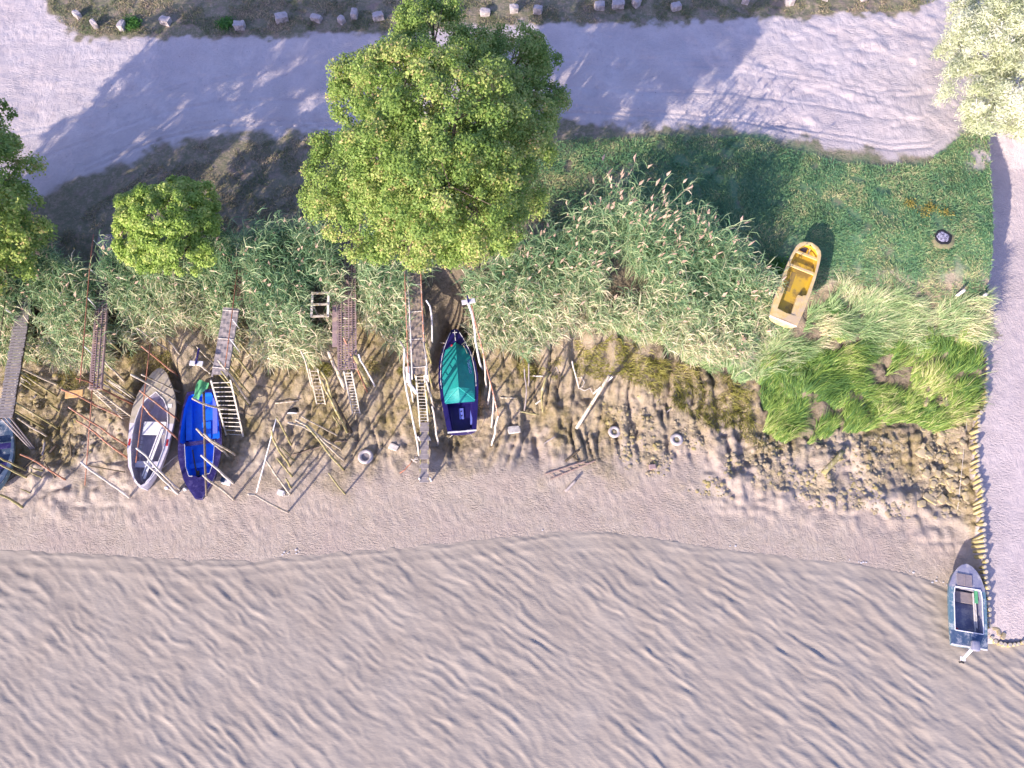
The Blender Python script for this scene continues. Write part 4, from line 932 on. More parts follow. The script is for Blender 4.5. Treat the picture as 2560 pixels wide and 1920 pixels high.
r_, O, a, b_, d, s_, L, hw = jetty('p4', 'jetty', 'wide perforated steel jetty ending at the narrow metal ladder', 'psp', 'rust_plate')
q = MB(); a4 = a + d * L * .55; q.bar(a4 + s_ * (hw + .14), b_ - d * 1.0 + s_ * (hw + .14), .20, .03); q.build('side_plank', M['rust_plate'], r_)
r_, O, a, b_, d, s_, L, hw = jetty('p5', 'jetty', 'longest jetty, brown mesh walkway with rusty and white pipe rails beside the navy boat', 'mat', 'mat_mesh')
rail(r_, O, [Z6(1283, 640), Z6(1290, 860), Z6(1300, 1100), Z6(1310, 1350), Z6(1315, 1560)], [5.9, 5.8, 5.6, 5.3, 5.2], 'rust_light', .024, posts=[(Z6(1283, 650), Z6(1305, 720), 5.9, 4.8), (Z6(1290, 850), Z6(1315, 930), 5.8, 4.7), (Z6(1302, 1130), Z6(1325, 1210), 5.6, 4.5)], pmat='grey_wood')
rail(r_, O, [Z6(1303, 640), Z6(1325, 1000), Z6(1340, 1300), Z6(1350, 1620)], [5.1, 5.0, 4.8, 4.6], 'pale_wood', .028)
rail(r_, O, [Z6(1415, 470), Z6(1428, 800), Z6(1440, 1080), Z6(1450, 1290)], [5.9, 5.7, 5.5, 5.3], 'rust_light', .026, posts=[(Z6(1428, 815), Z6(1425, 880), 5.7, 4.7), (Z6(1440, 1090), Z6(1440, 1150), 5.5, 4.5)], pmat='grey_wood')
rail(r_, O, [Z6(1440, 1250), Z6(1470, 1440), Z6(1490, 1640)], [5.0, 4.8, 4.4], 'pale_wood', .026)

# ------------------------------------------------------------------ ladders
def ladder(tl, tr, bl, br, n_, mat, label, r=.022, flat=False, zt=None, zb=None, rail_r=None):
    tl, tr, bl, br = [np.array(p, float) for p in (tl, tr, bl, br)]; O = (bl + br) / 2
    root = empty('ladder', O, label, 'ladder'); rr_ = rail_r or r * 1.2
    for a_, b_ in ((tl, bl), (tr, br)): MB().bar(b_ - O, a_ - O, rr_ * 2, rr_ * 2, up=(.2, .1, 1) if abs((a_ - b_)[2]) < 2 else (0, 1, .3)).build('side_rail', M[mat], root)
    for i in range(n_):
        f = (i + .6) / (n_ + .2); MB().tube([tl + (bl - tl) * f - O, tr + (br - tr) * f - O], r * .85, r * .85, 5).build('rung', M[mat], root)
    return root
def lad_px(tl, tr, bl, br, zt, n_, mat, label, **k):
    ladder(atz(*tl, zt), atz(*tr, zt), ground(*bl) - [0, 0, .1], ground(*br) - [0, 0, .1], n_, mat, label, **k)
lad_px(R2(1000, 470), R2(1175, 465), R2(1135, 970), R2(1288, 980), 4.1, 13, 'alu', 'wide pale ladder with many rungs leaning beside the blue boat', r=.026)
lad_px(R3(935, 390), R3(1005, 390), R3(1015, 770), R3(1080, 770), 4.15, 15, 'alu', 'narrow metal ladder hanging from the end of the wide steel jetty')
lad_px(R3(625, 370), R3(700, 370), R3(690, 690), R3(768, 690), 4.0, 10, 'bleached_wood', 'old wooden ladder of uneven sticks left of the wide steel jetty', r=.022)
lad_px(R1(795, 390), R1(875, 420), R1(1110, 675), R1(1190, 660), 4.0, 13, 'bleached_wood', 'wooden ladder slanting from the narrow steel jetty to the white boat')
lad_px(R4(285, 690), R4(352, 690), R4(318, 1110), R4(385, 1110), 4.1, 17, 'alu', 'long ladder at the end of the longest jetty above the stone steps', r=.024)
lad_px(R1(985, 330), R1(960, 320), R1(1235, 470), R1(1215, 500), 2.9, 9, 'alu', 'short ladder lying sideways behind the slanting wooden ladder')
lad_px(R1(108, 395), R1(135, 405), R1(95, 450), R1(125, 470), 2.2, 3, 'alu', 'small ladder end showing beside the slatted jetty')
g = [ground(*R5(x, y)) + [0, 0, .07] for x, y in ((760, 1210), (850, 1205), (400, 1325), (450, 1370))]
ladder(g[0], g[1], g[2], g[3], 5, 'broken_rung', 'broken reddish ladder lying flat on the mud below the driftwood', r=.018)
# wide catwalk plank at left edge
a_ = atz(*R1(10, 620), 3.7); b_ = ground(*R1(290, 940)); O = (a_ + b_) / 2; root = empty('gangplank', O, 'long grey planked gangway sloping from the slatted jetty to the mud', 'gangway')
for k in range(3):
    s_ = np.array([.13 * (k - 1), .03 * (k - 1), 0]); MB().bar(b_ - O + s_ * .6, a_ - O + s_ * 1.3, .10, .04).build('plank', M['grey_wood'], root)
# steps at the foot of the long ladder
A_ = ground(*R4(363, 1115)); B2 = ground(*R4(357, 1545)); root = empty('mud_steps', (A_ + B2) / 2, 'flight of low grey plank steps crossing the mud at the foot of the long ladder', 'steps'); O = (A_ + B2) / 2
n_ = 13
for i in range(n_):
    f = i / (n_ - 1); p = A_ + (B2 - A_) * f; z = A_[2] + .42 - (A_[2] + .1 - B2[2]) * f
    if i == 8: continue
    MB().box((p[0] - O[0], p[1] - O[1], z - O[2] - (.0 if i % 2 else .02)), (.20, .115, .02)).build('step', M['grey_wood'], root, bevel=.006)
MB().bar((A_[0] - O[0] - .17, A_[1] - O[1], .50), (B2[0] - O[0] - .17, B2[1] - O[1], .18), .05, .08).bar((A_[0] - O[0] + .17, A_[1] - O[1], .50), (B2[0] - O[0] + .17, B2[1] - O[1], .18), .05, .08).build('stringers', M['mossy_wood'], root)

# ------------------------------------------------------------------ poles
def pole(tp, bp, r, mat, label, group=None, tip=None, amp=.03, name='mooring_pole', hmax=6.8, top_z=None):
    g = ground(*bp); t = above(g, *tp) if top_z is None else atz(*tp, top_z)
    if t[2] > g[2] + hmax: t = atz(*tp, g[2] + hmax)
    if t[2] < g[2] + .1: t = atz(*tp, g[2] + .15)
    P = [p - g for p in bent(g - [0, 0, .2], t, 7, amp)]
    o = MB().tube(P, r, (tip or r * .75), 7, .08).build(name, M[mat], None, True, None); o.location = tuple(map(float, g))
    tag(o, label, 'pole', group); return g, t
G1 = 'mooring poles around the left boats'; G2 = 'leaning sticks standing in the mud'; G3 = 'posts under the orange rail'
PL = [
 (R1(0, 1360), R1(200, 1480), .05, 'mossy_wood', 'thick mossy mooring pole nearest the water at the left edge', G1),
 (R1(185, 995), R1(585, 1225), .035, 'rust_light', 'rusty-topped pole standing alone between the left edge boat and the white boat', G1),
 (R1(730, 1065), R1(1165, 1385), .045, 'pale_wood', 'pale pole whose foot is just below the pointed stern of the white boat', G1),
 (R1(620, 570), R1(1148, 920), .035, 'rust_light', 'upper of the two rusty parallel poles left of the white boat hull', G1),
 (R1(690, 690), R1(1152, 1030), .035, 'rust_light', 'lower of the two rusty parallel poles left of the white boat hull', G1),
 (R1(555, 410), R1(1110, 660), .035, 'rust_light', 'rusty pole crossing the small orange board', G1),
 (R1(690, 310), R1(1225, 545), .035, 'rust', 'dark rusty pole starting at the narrow steel jetty end', G1),
 (R1(0, 1025), R1(235, 1140), .04, 'mossy_wood', 'upper mossy pole crossing the boat at the left edge', G1),
 (R1(0, 1085), R1(235, 1200), .045, 'mossy_wood', 'lower mossy pole crossing the boat at the left edge', G1),
 (R1(155, 665), R1(420, 830), .04, 'bleached_wood', 'crooked bleached pole right of the grey tyre', G1),
 (R1(150, 205), R1(520, 355), .045, 'bleached_wood', 'bleached pole leaning over the bank beside the slatted jetty', G1),
 (R1(150, 265), R1(285, 370), .035, 'bleached_wood', 'short bleached pole just under the slatted jetty edge', G1),
 (R1(325, 460), R1(170, 560), .05, 'grey_wood', 'grey log sticking out by the hanging tyre', G1),
 (R1(550, 460), R1(465, 620), .03, 'dark_wood', 'thin dark stick on the dark mud below the orange board', G1),
 (R1(450, 545), R1(530, 605), .04, 'mossy_wood', 'short green mossy stump below the orange board', G1),
 (R1(635, 810), R1(620, 1035), .035, 'dark_wood', 'dark upright stick midway between the two jetties on the mud', G1),
 (R1(190, 1310), R1(275, 1340), .025, 'mossy_wood', 'small mossy stick low on the open mud at left', G1),
 (R1(275, 1105), R1(390, 1140), .03, 'mossy_wood', 'upper of two short mossy sticks among driftwood at left', G1),
 (R1(280, 1160), R1(375, 1205), .03, 'mossy_wood', 'lower of two short mossy sticks among driftwood at left', G1),
 (R1(400, 1060), R1(485, 1215), .03, 'dark_wood', 'thin dark stick leaning beside the lone rusty-topped pole', G1),
 (R2(280, 420), R2(735, 685), .045, 'bleached_wood', 'long pale pole crossing the foredeck of the white boat', G1),
 (R2(375, 420), R2(725, 575), .035, 'bleached_wood', 'thinner bent pole across the tip of the white boat foredeck', G1),
 (R2(375, 165), R2(705, 430), .035, 'rust_light', 'rusty pole leaning out of the reeds above the white boat', G1),
 (R2(330, 0), R2(610, 190), .035, 'bleached_wood', 'pale pole half hidden in the reeds above the white boat', G1),
 (R2(360, 565), R2(728, 850), .035, 'rust_light', 'rusty pole crossing the well front of the white boat', G1),
 (R2(385, 695), R2(718, 1030), .035, 'rust_light', 'rusty pole crossing the white seat of the white boat', G1),
 (R2(330, 1085), R2(720, 1455), .04, 'pale_wood', 'upper pale pole across the stern of the white boat', G1),
 (R2(400, 1205), R2(705, 1500), .04, 'pale_wood', 'lower pale pole across the stern of the white boat', G1),
 (R2(30, 285), R2(215, 480), .04, 'bleached_wood', 'pale pole beside the right edge of the narrow steel jetty', G1),
 (R2(30, 510), R2(320, 680), .035, 'bleached_wood', 'pale pole along the slanting wooden ladder', G1),
 (R2(625, 120), R2(712, 240), .035, 'bleached_wood', 'short pale stake at the reed edge above the white boat', G1),
 (R2(870, 165), R2(1030, 320), .035, 'bleached_wood', 'upper pale pole between the lamp post and the mesh jetty', G1),
 (R2(880, 330), R2(1000, 410), .035, 'pale_wood', 'lower pale pole between the lamp post and the mesh jetty', G1),
 (R2(835, 635), R2(1300, 755), .045, 'bleached_wood', 'crooked branch pole crossing the stern half of the blue boat', G1),
 (R2(872, 910), R2(1150, 1155), .045, 'bleached_wood', 'forked pole over the middle of the blue boat, lower branch', G1),
 (R2(940, 955), R2(1220, 1145), .04, 'bleached_wood', 'forked pole over the middle of the blue boat, upper branch', G1),
 (R2(915, 1150), R2(1200, 1400), .045, 'pale_wood', 'pale pole from the blue boat to the white float', G1),
 (R2(930, 1330), R2(1205, 1550), .045, 'bleached_wood', 'pole from the blue boat bow down to the open mud', G1),
 (R2(1065, 290), R2(1350, 680), .045, 'bleached_wood', 'upper pale pole leaning right of the wide ladder', G1),
 (R2(1095, 390), R2(1335, 690), .04, 'mossy_wood', 'lower mossy pole leaning right of the wide ladder', G1),
 (R3(550, 210), R3(645, 530), .035, 'bleached_wood', 'thin pale pole at the reed edge left of the old wooden ladder', G2),
 (R3(735, 395), R3(880, 780), .05, 'mossy_wood', 'mossy pole right of the old wooden ladder', G2),
 (R3(740, 480), R3(965, 940), .05, 'mossy_wood', 'long mossy pole alongside the dark beam', G2),
 (R3(1035, 255), R3(1160, 520), .085, 'mossy_wood', 'thick greenish post at the end corner of the wide steel jetty', G2),
 (R3(1070, 240), R3(1215, 520), .035, 'white_paint', 'thin white pole right of the thick greenish post', G2),
 (R3(330, 810), R3(460, 1055), .035, 'mossy_wood', 'topmost stick of the left stick row on the mud', G2),
 (R3(285, 920), R3(445, 1250), .04, 'mossy_wood', 'longest curved stick of the left stick row on the mud', G2),
 (R3(375, 1080), R3(490, 1195), .04, 'mossy_wood', 'short mossy stick beside the longest curved stick', G2),
 (R3(335, 1175), R3(465, 1340), .04, 'mossy_wood', 'stick fourth down in the left stick row on the mud', G2),
 (R3(240, 1200), R3(450, 1500), .04, 'bleached_wood', 'pale stick leading down to the white canister', G2),
 (R3(415, 1360), R3(455, 1440), .04, 'mossy_wood', 'stubby mossy stick just above the white canister', G2),
 (R3(75, 1500), R3(435, 1655), .04, 'bleached_wood', 'lowest stick of the left group, out on the smooth mud', G2),
 (R3(435, 855), R3(915, 1090), .045, 'bleached_wood', 'upper of the three long crossing sticks in the middle of the mud', G2),
 (R3(505, 830), R3(940, 1190), .045, 'bleached_wood', 'middle of the three long crossing sticks in the middle of the mud', G2),
 (R3(600, 880), R3(935, 1280), .045, 'mossy_wood', 'lower of the three long crossing sticks in the middle of the mud', G2),
 (R3(560, 800), R3(885, 965), .03, 'bleached_wood', 'thin arched stick above the three crossing sticks', G2),
 (R3(840, 790), R3(905, 915), .04, 'mossy_wood', 'short bright mossy stick left of the dark beam foot', G2),
 (R3(800, 1310), R3(945, 1495), .035, 'mossy_wood', 'slender stick standing below the big tyre', G2),
 (R4(160, 425), R4(245, 760), .035, 'grey_wood', 'grey pole left of the longest jetty rails', G2),
 (R4(195, 480), R4(310, 1350), .035, 'pale_wood', 'very long pale pole left of the long ladder', G2),
 (R4(370, 100), R4(415, 425), .035, 'white_paint', 'white pole in the dark reed gap right of the longest jetty', G2),
 (R4(365, 440), R4(405, 600), .04, 'mossy_wood', 'short greenish pole beside the longest jetty end', G2),
 (R4(365, 620), R4(430, 945), .04, 'pale_wood', 'pale pole right of the long ladder, upper one', G2),
 (R4(415, 945), R4(460, 1250), .035, 'pale_wood', 'pale pole right of the long ladder, lower one', G2),
 (R4(230, 680), R4(265, 910), .035, 'pale_wood', 'short pale pole at the left rail of the long ladder', G2),
 (R4(360, 760), R4(395, 1000), .035, 'mossy_wood', 'mossy pole touching the right rail of the long ladder', G2),
 (R4(705, 125), R4(820, 645), .04, 'white_paint', 'tall white post carrying the white double board', G3),
 (R4(830, 545), R4(848, 790), .035, 'pale_wood', 'second post from the top under the orange rail', G3),
 (R4(862, 680), R4(858, 925), .035, 'pale_wood', 'third post from the top under the orange rail', G3),
 (R4(905, 845), R4(887, 1110), .035, 'pale_wood', 'fourth post from the top under the orange rail', G3),
 (R4(943, 1020), R4(890, 1255), .04, 'pale_wood', 'last and lowest post under the orange rail', G3),
 (R5(220, 370), R5(215, 755), .03, 'grey_wood', 'left one of two thin upright stakes right of the orange rail', G2),
 (R5(260, 320), R5(258, 520), .03, 'grey_wood', 'right one of two thin upright stakes right of the orange rail', G2),
 (R5(650, 300), R5(720, 545), .03, 'pale_wood', 'thin pale stick above the rope coils on the bank', G2),
 (R5(505, 350), R5(550, 440), .03, 'grey_wood', 'small grey stick at the foot of the reeds', G2),
 (R5(535, 400), R5(520, 540), .045, 'dark_wood', 'dark forked stump at the foot of the reeds', G2),
]
tops = []
for tp, bp, r, mt, lb, gr in PL:
    g, t = pole(tp, bp, r * 1.25, mt, lb, gr); tops.append((g, t))
# tubes between two known points
def stick(name, a_, b_, r, mat, label, cat='pole', amp=.01, tip=None, n_=6, group=None):
    O = np.array(a_); P = [p - O for p in bent(a_, b_, n_, amp)]
    o = MB().tube(P, r, tip or r * .85, 8, .06).build(name, M[mat], None, True); o.location = tuple(map(float, O)); return tag(o, label, cat, group)
def gp(p, dz=.05): return ground(*p) + np.array([0, 0, dz])
stick('rusty_pipe', atz(*R1(832, 400), 3.9), atz(*R1(765, 1275), 1.6), .025, 'rust', 'long rusty pipe hung across the poles left of the white boat', 'pipe', .002)
stick('rusty_pipe', atz(*R1(1355, 0), 4.3), atz(*R1(1225, 1070), 2.2), .025, 'rust', 'long rusty pipe hung lengthwise over the white boat', 'pipe', .002)
stick('trunk_pole', atz(*R2(935, 580), 2.6), atz(*R2(960, 1515), 2.2), .055, 'bark', 'long crooked brown branch lying lengthwise over the blue boat', 'branch', .02, n_=9)
stick('dark_beam', gp(R3(1000, 940), .0), atz(*R3(838, 632), 3.0), .085, 'dark_wood', 'thick dark beam leaning between the old wooden ladder and the metal ladder', 'beam', .002)
stick('orange_pipe', atz(*R3(935, 85), 4.6), gp(R3(1155, 595), .2), .035, 'rust_light', 'orange pipe leaning from the wide steel jetty to the mud', 'pipe', .002)
stick('driftwood_post', gp(R3(955, 550), 0), atz(*R3(800, 215), 3.9), .11, 'bleached_wood', 'thick gnarled bleached trunk standing at the left side of the wide steel jetty', 'trunk', .03, .075, 9)
stick('white_pole', gp(R3(180, 1505), .5), atz(*R3(330, 805), 2.8), .03, 'white_paint', 'straight white pole resting on the left stick row', 'pole', .002)
stick('driftwood_pole', gp(R5(690, 910), .12), atz(*R5(985, 430), 3.3), .085, 'bleached_wood', 'long thick white driftwood pole leaning on the gullied bank', 'driftwood', .008, .06)
stick('driftwood_pole', gp(R5(840, 600), .1), atz(*R5(1012, 440), 3.2), .05, 'pale_wood', 'thinner branch forking from the long white driftwood pole', 'driftwood', .01)
stick('log', gp(R5(1235, 625)), gp(R5(1400, 565), .12), .06, 'mossy_wood', 'short green log lying on the stony bank', 'log', .005)
stick('log', gp(Z6(590, 1150)), gp(Z6(650, 1225), .1), .11, 'grey_wood', 'short grey log end in the reeds below the wooden frame', 'log', .002)
stick('branch', gp(R3(470, 1150)), gp(R3(850, 1035), .15), .05, 'bark', 'left half of the dark driftwood branch across the middle mud', 'branch', .03)
stick('branch', gp(R3(850, 1030), .1), gp(R3(1070, 1020), .05), .04, 'bark', 'right half of the dark driftwood branch across the middle mud', 'branch', .03)
stick('branch', gp(R3(320, 682)), gp(R3(540, 662), .15), .035, 'bleached_wood', 'pale stick lying above the black and white debris', 'branch', .02)
stick('branch', gp(R5(590, 1205), .02), gp(R5(715, 1108), .2), .05, 'dark_wood', 'long arm of the dark forked branch on the lower mud', 'branch', .01)
stick('branch', gp(R5(640, 1158), .1), gp(R5(712, 1200), .02), .04, 'dark_wood', 'short arm of the dark forked branch on the lower mud', 'branch', .01)
stick('stump', gp(R5(590, 1472), .0), gp(R5(680, 1385), .25), .075, 'grey_wood', 'short grey stump out on the smooth mud below the broken ladder', 'stump', .004)
stick('branch', gp(R5(340, 1085)), gp(R5(500, 980), .06), .03, 'grey_wood', 'thin grey stick on the mud right of the navy boat', 'branch', .01)
stick('branch', gp(R5(1465, 795)), gp(R5(1540, 730), .1), .03, 'grey_wood', 'thin stick left above the right hand wheel tyre', 'branch', .01)
stick('branch', gp(R5(0, 632)), gp(R5(140, 635), .06), .04, 'bleached_wood', 'bleached stick lying across the mud beside the stone near the orange rail', 'branch', .01)
stick('branch', gp(R5(150, 750)), gp(R5(350, 785), .05), .04, 'mossy_wood', 'mossy stick lying at the foot of the upright stakes', 'branch', .02)
stick('branch', gp(R5(320, 690)), gp(R5(370, 650), .06), .035, 'pale_wood', 'short pale stick beside the arched branch', 'branch', .01)
stick('branch', gp(R5(265, 435)), gp(R5(390, 440), .08), .04, 'pale_wood', 'pale stick lying level at the reed foot above the stakes', 'branch', .01)
P = [gp(R5(*p), z) for p, z in (((455, 420), .25), ((410, 480), .5), ((380, 580), .4), ((372, 640), .15), ((385, 760), .05))]
tag(MB().tube(P, .055, .03, 7, .1).build('branch', M['mossy_wood'], None, True), 'arched mossy branch rooted in the gullied mud', 'branch')
lg = gp((2057, 1185), .05); lg2 = gp((2105, 1130), .15); stick('log', lg, lg2, .12, 'mossy_wood', 'rotten mossy log among the stones below the marsh grass', 'log', .01)
stick('branch', gp(R1(0, 1300), .02), gp(R1(390, 1010), .2), .035, 'dark_wood', 'long thin dark branch on the mud beside the boat at the left edge', 'branch', .01)
stick('branch', gp(R1(390, 1010), .1), gp(R1(440, 900), .3), .05, 'grey_wood', 'grey driftwood limb in the pile right of the left edge boat', 'branch', .02)
stick('branch', gp(R1(380, 1060), .1), gp(R1(540, 920), .25), .05, 'bark', 'brown driftwood limb in the pile right of the left edge boat', 'branch', .02)
stick('rope_line', gp((2427, 830), .5), gp((2391, 1275), .1), .010, 'rope_white', 'thin rope stretched down the bank just left of the pile wall', 'rope', .0)
stick('bent_bar', gp(R1(785, 1098), .05), gp(R1(1148, 1170), .25), .03, 'dark_wood', 'dark thin bar near the mud left of the white boat stern', 'bar', .002)
# orange rail over its posts
tp = [above(ground(*R4(820, 640)), *R4(722, 135))] + [tops[[p[4] for p in PL].index(l)][1] for l in ('second post from the top under the orange rail', 'third post from the top under the orange rail', 'fourth post from the top under the orange rail', 'last and lowest post under the orange rail')]
tp[0] = atz(*R4(730, 135), 5.4)
P = [tp[0], atz(*R4(757, 262), 5.0), atz(*R4(795, 400), tp[1][2] + .35), tp[1], tp[2], tp[3], tp[4]]
tag(MB().tube(P, .030, .030, 6).build('orange_rail', M['rust_light'], None, True), 'thin orange-rusty pipe rail stepping down over the white posts right of the navy boat', 'rail')
# boards on poles
def tboard(px, z, name, label, arm):
    p = atz(*px, z); root = empty(name, p, label, 'lamp')
    for k in (-1, 1): MB().box((k * .15, 0, 0), (.12, .10, .02)).build('panel', M['white_paint'], root, bevel=.008)
    MB().box((0, arm, .04), (.03, abs(arm) + .05, .03)).build('bracket', M['navy_worn'], root); return root
r_ = tboard(R4(705, 108), 6.0, 'double_board', 'white double board on the tall white post beside the navy boat bow', .1); r_.rotation_euler = (0, 0, .2)
r_ = tboard(R2(868, 318), 4.6, 'double_board', 'white double board on a purple bracket above the blue boat stern', .3); r_.rotation_euler = (0, 0, -.05)
g = ground(*R2(985, 400)); t = atz(*R2(865, 300), 4.5); stick('lamp_post', g, t, .035, 'pale_wood', 'pale post holding the white board above the blue boat stern', 'pole', .002)
p = atz(*R1(668, 450), 3.3); o = MB().box((0, 0, 0), (.36, .16, .02)).build('sign_board', M['orange_board'], None, bevel=.005); o.location = tuple(p); o.rotation_euler = (0, 0, .12); tag(o, 'small orange rectangular board fixed to a rusty pole', 'board')
# small white posts at the end of the steps
for x, y, lb in ((325, 1540, 'left white post at the lower end of the mud steps'), (410, 1540, 'right white post at the lower end of the mud steps'), (318, 1215, 'left white peg halfway down the mud steps'), (402, 1215, 'right white peg halfway down the mud steps')):
    g = ground(*R4(x, y)); o = MB().tube([(0, 0, -.2), (-.02, 0, .5)], .04, .04, 8).build('short_post', M['white_paint'], None, True); o.location = tuple(g); tag(o, lb, 'post')

# ------------------------------------------------------------------ piles of the slipway wall
def pile_at(p, r, zt, tiltx, first=[None]):
    if first[0] is None:
        root = empty('wooden_pile', (0, 0, 0), 'round mossy wooden pile, one of the tight row along the slipway edge', 'pile', 'wooden piles of the slipway wall')
        MB().tube([(0, 0, -1.9), (0, 0, -.6), (0, 0, -.02)], 1.05, .96, 12, .03).build('shaft', M['pile_wood'], root, True)
        MB().tube([(0, 0, -.02), (0, 0, 0)], .90, .84, 12).build('cut_top', M['bleached_wood'], root)
        first[0] = root; r_ = root
    else:
        r_ = first[0].copy(); col.objects.link(r_)
        for ch in list(first[0].children):
            c_ = ch.copy(); col.objects.link(c_); c_.parent = r_
    r_.location = (p[0], p[1], zt); r_.scale = (r, r, 1); r_.rotation_euler = (random.uniform(-.04, .04), tiltx, random.uniform(0, 6)); return r_
acc = 0; i = 0; k = 0
segs = [(W3[j], W3[j + 1]) for j in range(len(W3) - 1)]
for a_, b_ in segs:
    L = np.linalg.norm((b_ - a_)[:2]); s0 = acc
    while s0 < L:
        p = a_ + (b_ - a_) * s0 / L; r = random.uniform(.070, .096)
        pile_at(p, r, p[2] + random.uniform(-.16, .08), random.uniform(.0, .20) if k % 7 else .22); s0 += .212; k += 1
    acc = s0 - L
for j, p in enumerate(((2452, 1562), (2462, 1575), (2473, 1585), (2482, 1594), (2493, 1603), (2504, 1608), (2515, 1611), (2527, 1612), (2538, 1611), (2549, 1609), (2560, 1606))):
    q_ = atz(*p, .25); r_ = pile_at(q_, random.uniform(.07, .10), .22 + random.uniform(-.06, .06), 0); r_['label'] = 'low wooden pile at the bottom edge of the slipway by the water'; r_['group'] = 'low piles at the slipway foot'
for px, py in ((2496, 1580), (2508, 1590), (2488, 1572)):
    q_ = atz(px, py, .2); o = protos[0].copy(); col.objects.link(o); o.location = tuple(q_); o.scale = (.16, .12, .14); o.rotation_euler = (0, 0, px); o['label'] = 'yellowish stone at the lower corner of the slipway'; o['group'] = 'stones at the slipway corner'; o['category'] = 'rock'

# ------------------------------------------------------------------ tyres and small things
def tyre(px, R, r, label, mat='rubber', tilt=(0, 0), hub=True, dz=.06):
    g = ground(*px); root = empty('tyre', (g[0], g[1], g[2] + dz), label, 'tyre'); root.rotation_euler = (tilt[0], tilt[1], 0); q = MB(); G = []
    for i in range(29):
        a_ = 2 * math.pi * i / 28; G.append([((R - r + r * math.cos(b2)) * math.cos(a_), (R - r + r * math.cos(b2)) * math.sin(a_), r * .85 * math.sin(b2)) for b2 in np.linspace(0, 2 * math.pi, 11)])
    q.grid(G); q.build('tread', M[mat], root, True)
    if hub:
        q = MB(); q.tube([(0, 0, -.03), (0, 0, 0)], R - r * 1.7, R - r * 1.7, 20); q.tube([(0, 0, 0), (0, 0, .03)], R * .22, R * .18, 12); q.build('rim', M['mud_stone'], root)
    else: MB().tube([(0, 0, -.05), (0, 0, -.02)], R - r * 1.6, R - r * 1.6, 20).build('mud_fill', M['grey_wood'], root)
tyre(R3(1137, 1168), .34, .085, 'large grey tyre standing out on the smooth mud', hub=False, dz=.14)
tyre(R5(1030, 940), .28, .08, 'wheel with tyre on the mud, left of the two by the stony bank')
tyre(R5(1588, 1012), .29, .085, 'wheel with whitish tyre on the mud, right of the two by the stony bank', dz=.10)
tyre(R1(135, 628), .24, .07, 'grey tyre hanging at the end of the slatted jetty', hub=False, dz=1.2)
g = ground(*R3(375, 1490)); o = MB().box((0, 0, .10), (.14, .10, .10)).tube([(.14, 0, .14), (.2, -.03, .12)], .03, .02).build('canister', M['white_paint'], None, bevel=.03); o.location = tuple(g); o.rotation_euler = (0, 0, -.3); tag(o, 'white plastic canister tied at the foot of a stick', 'canister')
P = [ground(*R3(400, 1495)) + [0, 0, .08], ground(*R3(400, 1515)) + [0, 0, .03], ground(*R3(440, 1515)) + [0, 0, .03], ground(*R3(450, 1500)) + [0, 0, .15]]; rope('rope', P, .014, M['rope_white'], 'short rope from the white canister to its stick')
g = ground(*R2(1140, 1388)); root = empty('float', g, 'white and dark blue plastic float right of the blue boat bow', 'float'); MB().box((.05, -.02, .08), (.20, .12, .08)).build('shell', M['white_paint'], root, bevel=.04); MB().box((-.12, .03, .10), (.10, .11, .075)).build('cap', M['teal_dirty'], root, bevel=.02); root.rotation_euler = (0, 0, -.25)
def rope_px(pts, r, mat, label, dz=.05): rope('rope', [gp(p, dz) for p in pts], r, M[mat], label)
rope_px([R2(590, 1440), R2(650, 1470), R2(700, 1500), R2(740, 1475), R2(780, 1400)], .018, 'rope_white', 'white rope lying on the mud between the white and blue boats')
rope_px([R2(720, 1140), R2(650, 1190), R2(620, 1220), R2(560, 1270)], .016, 'rope_white', 'thin rope from the white boat side to the blue boat')
for p, lb in ((R2(607, 1445), 'small white float at the left end of the rope between the boats'), (R2(775, 1458), 'small white float right of the rope between the boats')):
    g = gp(p, .07); o = rock_mesh(.09, .09, .08, 91, 0, 4).build('small_float', M['white_paint'], None, True); merge(o); o.location = tuple(g); tag(o, lb, 'float')
# debris
g = ground(*R3(475, 745)); root = empty('debris_bag', g, 'crumpled black and white bag on the yellowish mud', 'bag'); o = rock_mesh(.22, .17, .08, 93, .1, 5).build('bag', M['black'], root); merge(o); o = rock_mesh(.24, .04, .05, 94, .1, 5).build('strap', M['white_paint'], root); merge(o); o.location = (0, -.12, .02)
g = ground(*R5(1370, 1255)); o = MB().box((0, 0, .08), (.15, .11, .08)).build('brick_block', M['rust_plate'], None, bevel=.02); o.location = tuple(g); o.rotation_euler = (.1, 0, .1); tag(o, 'dark purplish block with grooves on the lower mud', 'block')
g = ground(*R2(1345, 800))
for pts, lb in (([(20, -5), (24, -12), (18, -16), (12, -10)], 'a'),): pass
P = [gp(R5(*p), .12) for p in ((700, 500), (690, 460), (730, 450), (760, 500), (740, 540), (700, 545), (760, 575), (810, 550), (835, 600))]
rope('rope', P, .022, M['rope_white'], 'tangled stiff rope loops below the reeds left of the driftwood pole')
P = [gp((950 + x / 9.215, 1050 + y / 9.215), .06) for x, y in ((720, 900), (780, 940), (860, 900), (900, 930), (840, 980), (760, 950), (830, 880), (890, 870))]
rope('rope', P, .022, M['rope_white'], 'coiled white rope at the foot of the very long pale pole')
P = [gp((950 + x / 9.215, 1050 + y / 9.215), .03) for x, y in ((740, 950), (680, 1040), (620, 1090), (580, 1150), (460, 1230))]
rope('rope', P, .016, M['rope_orange'], 'frayed orange rope trailing left from the coiled white rope')
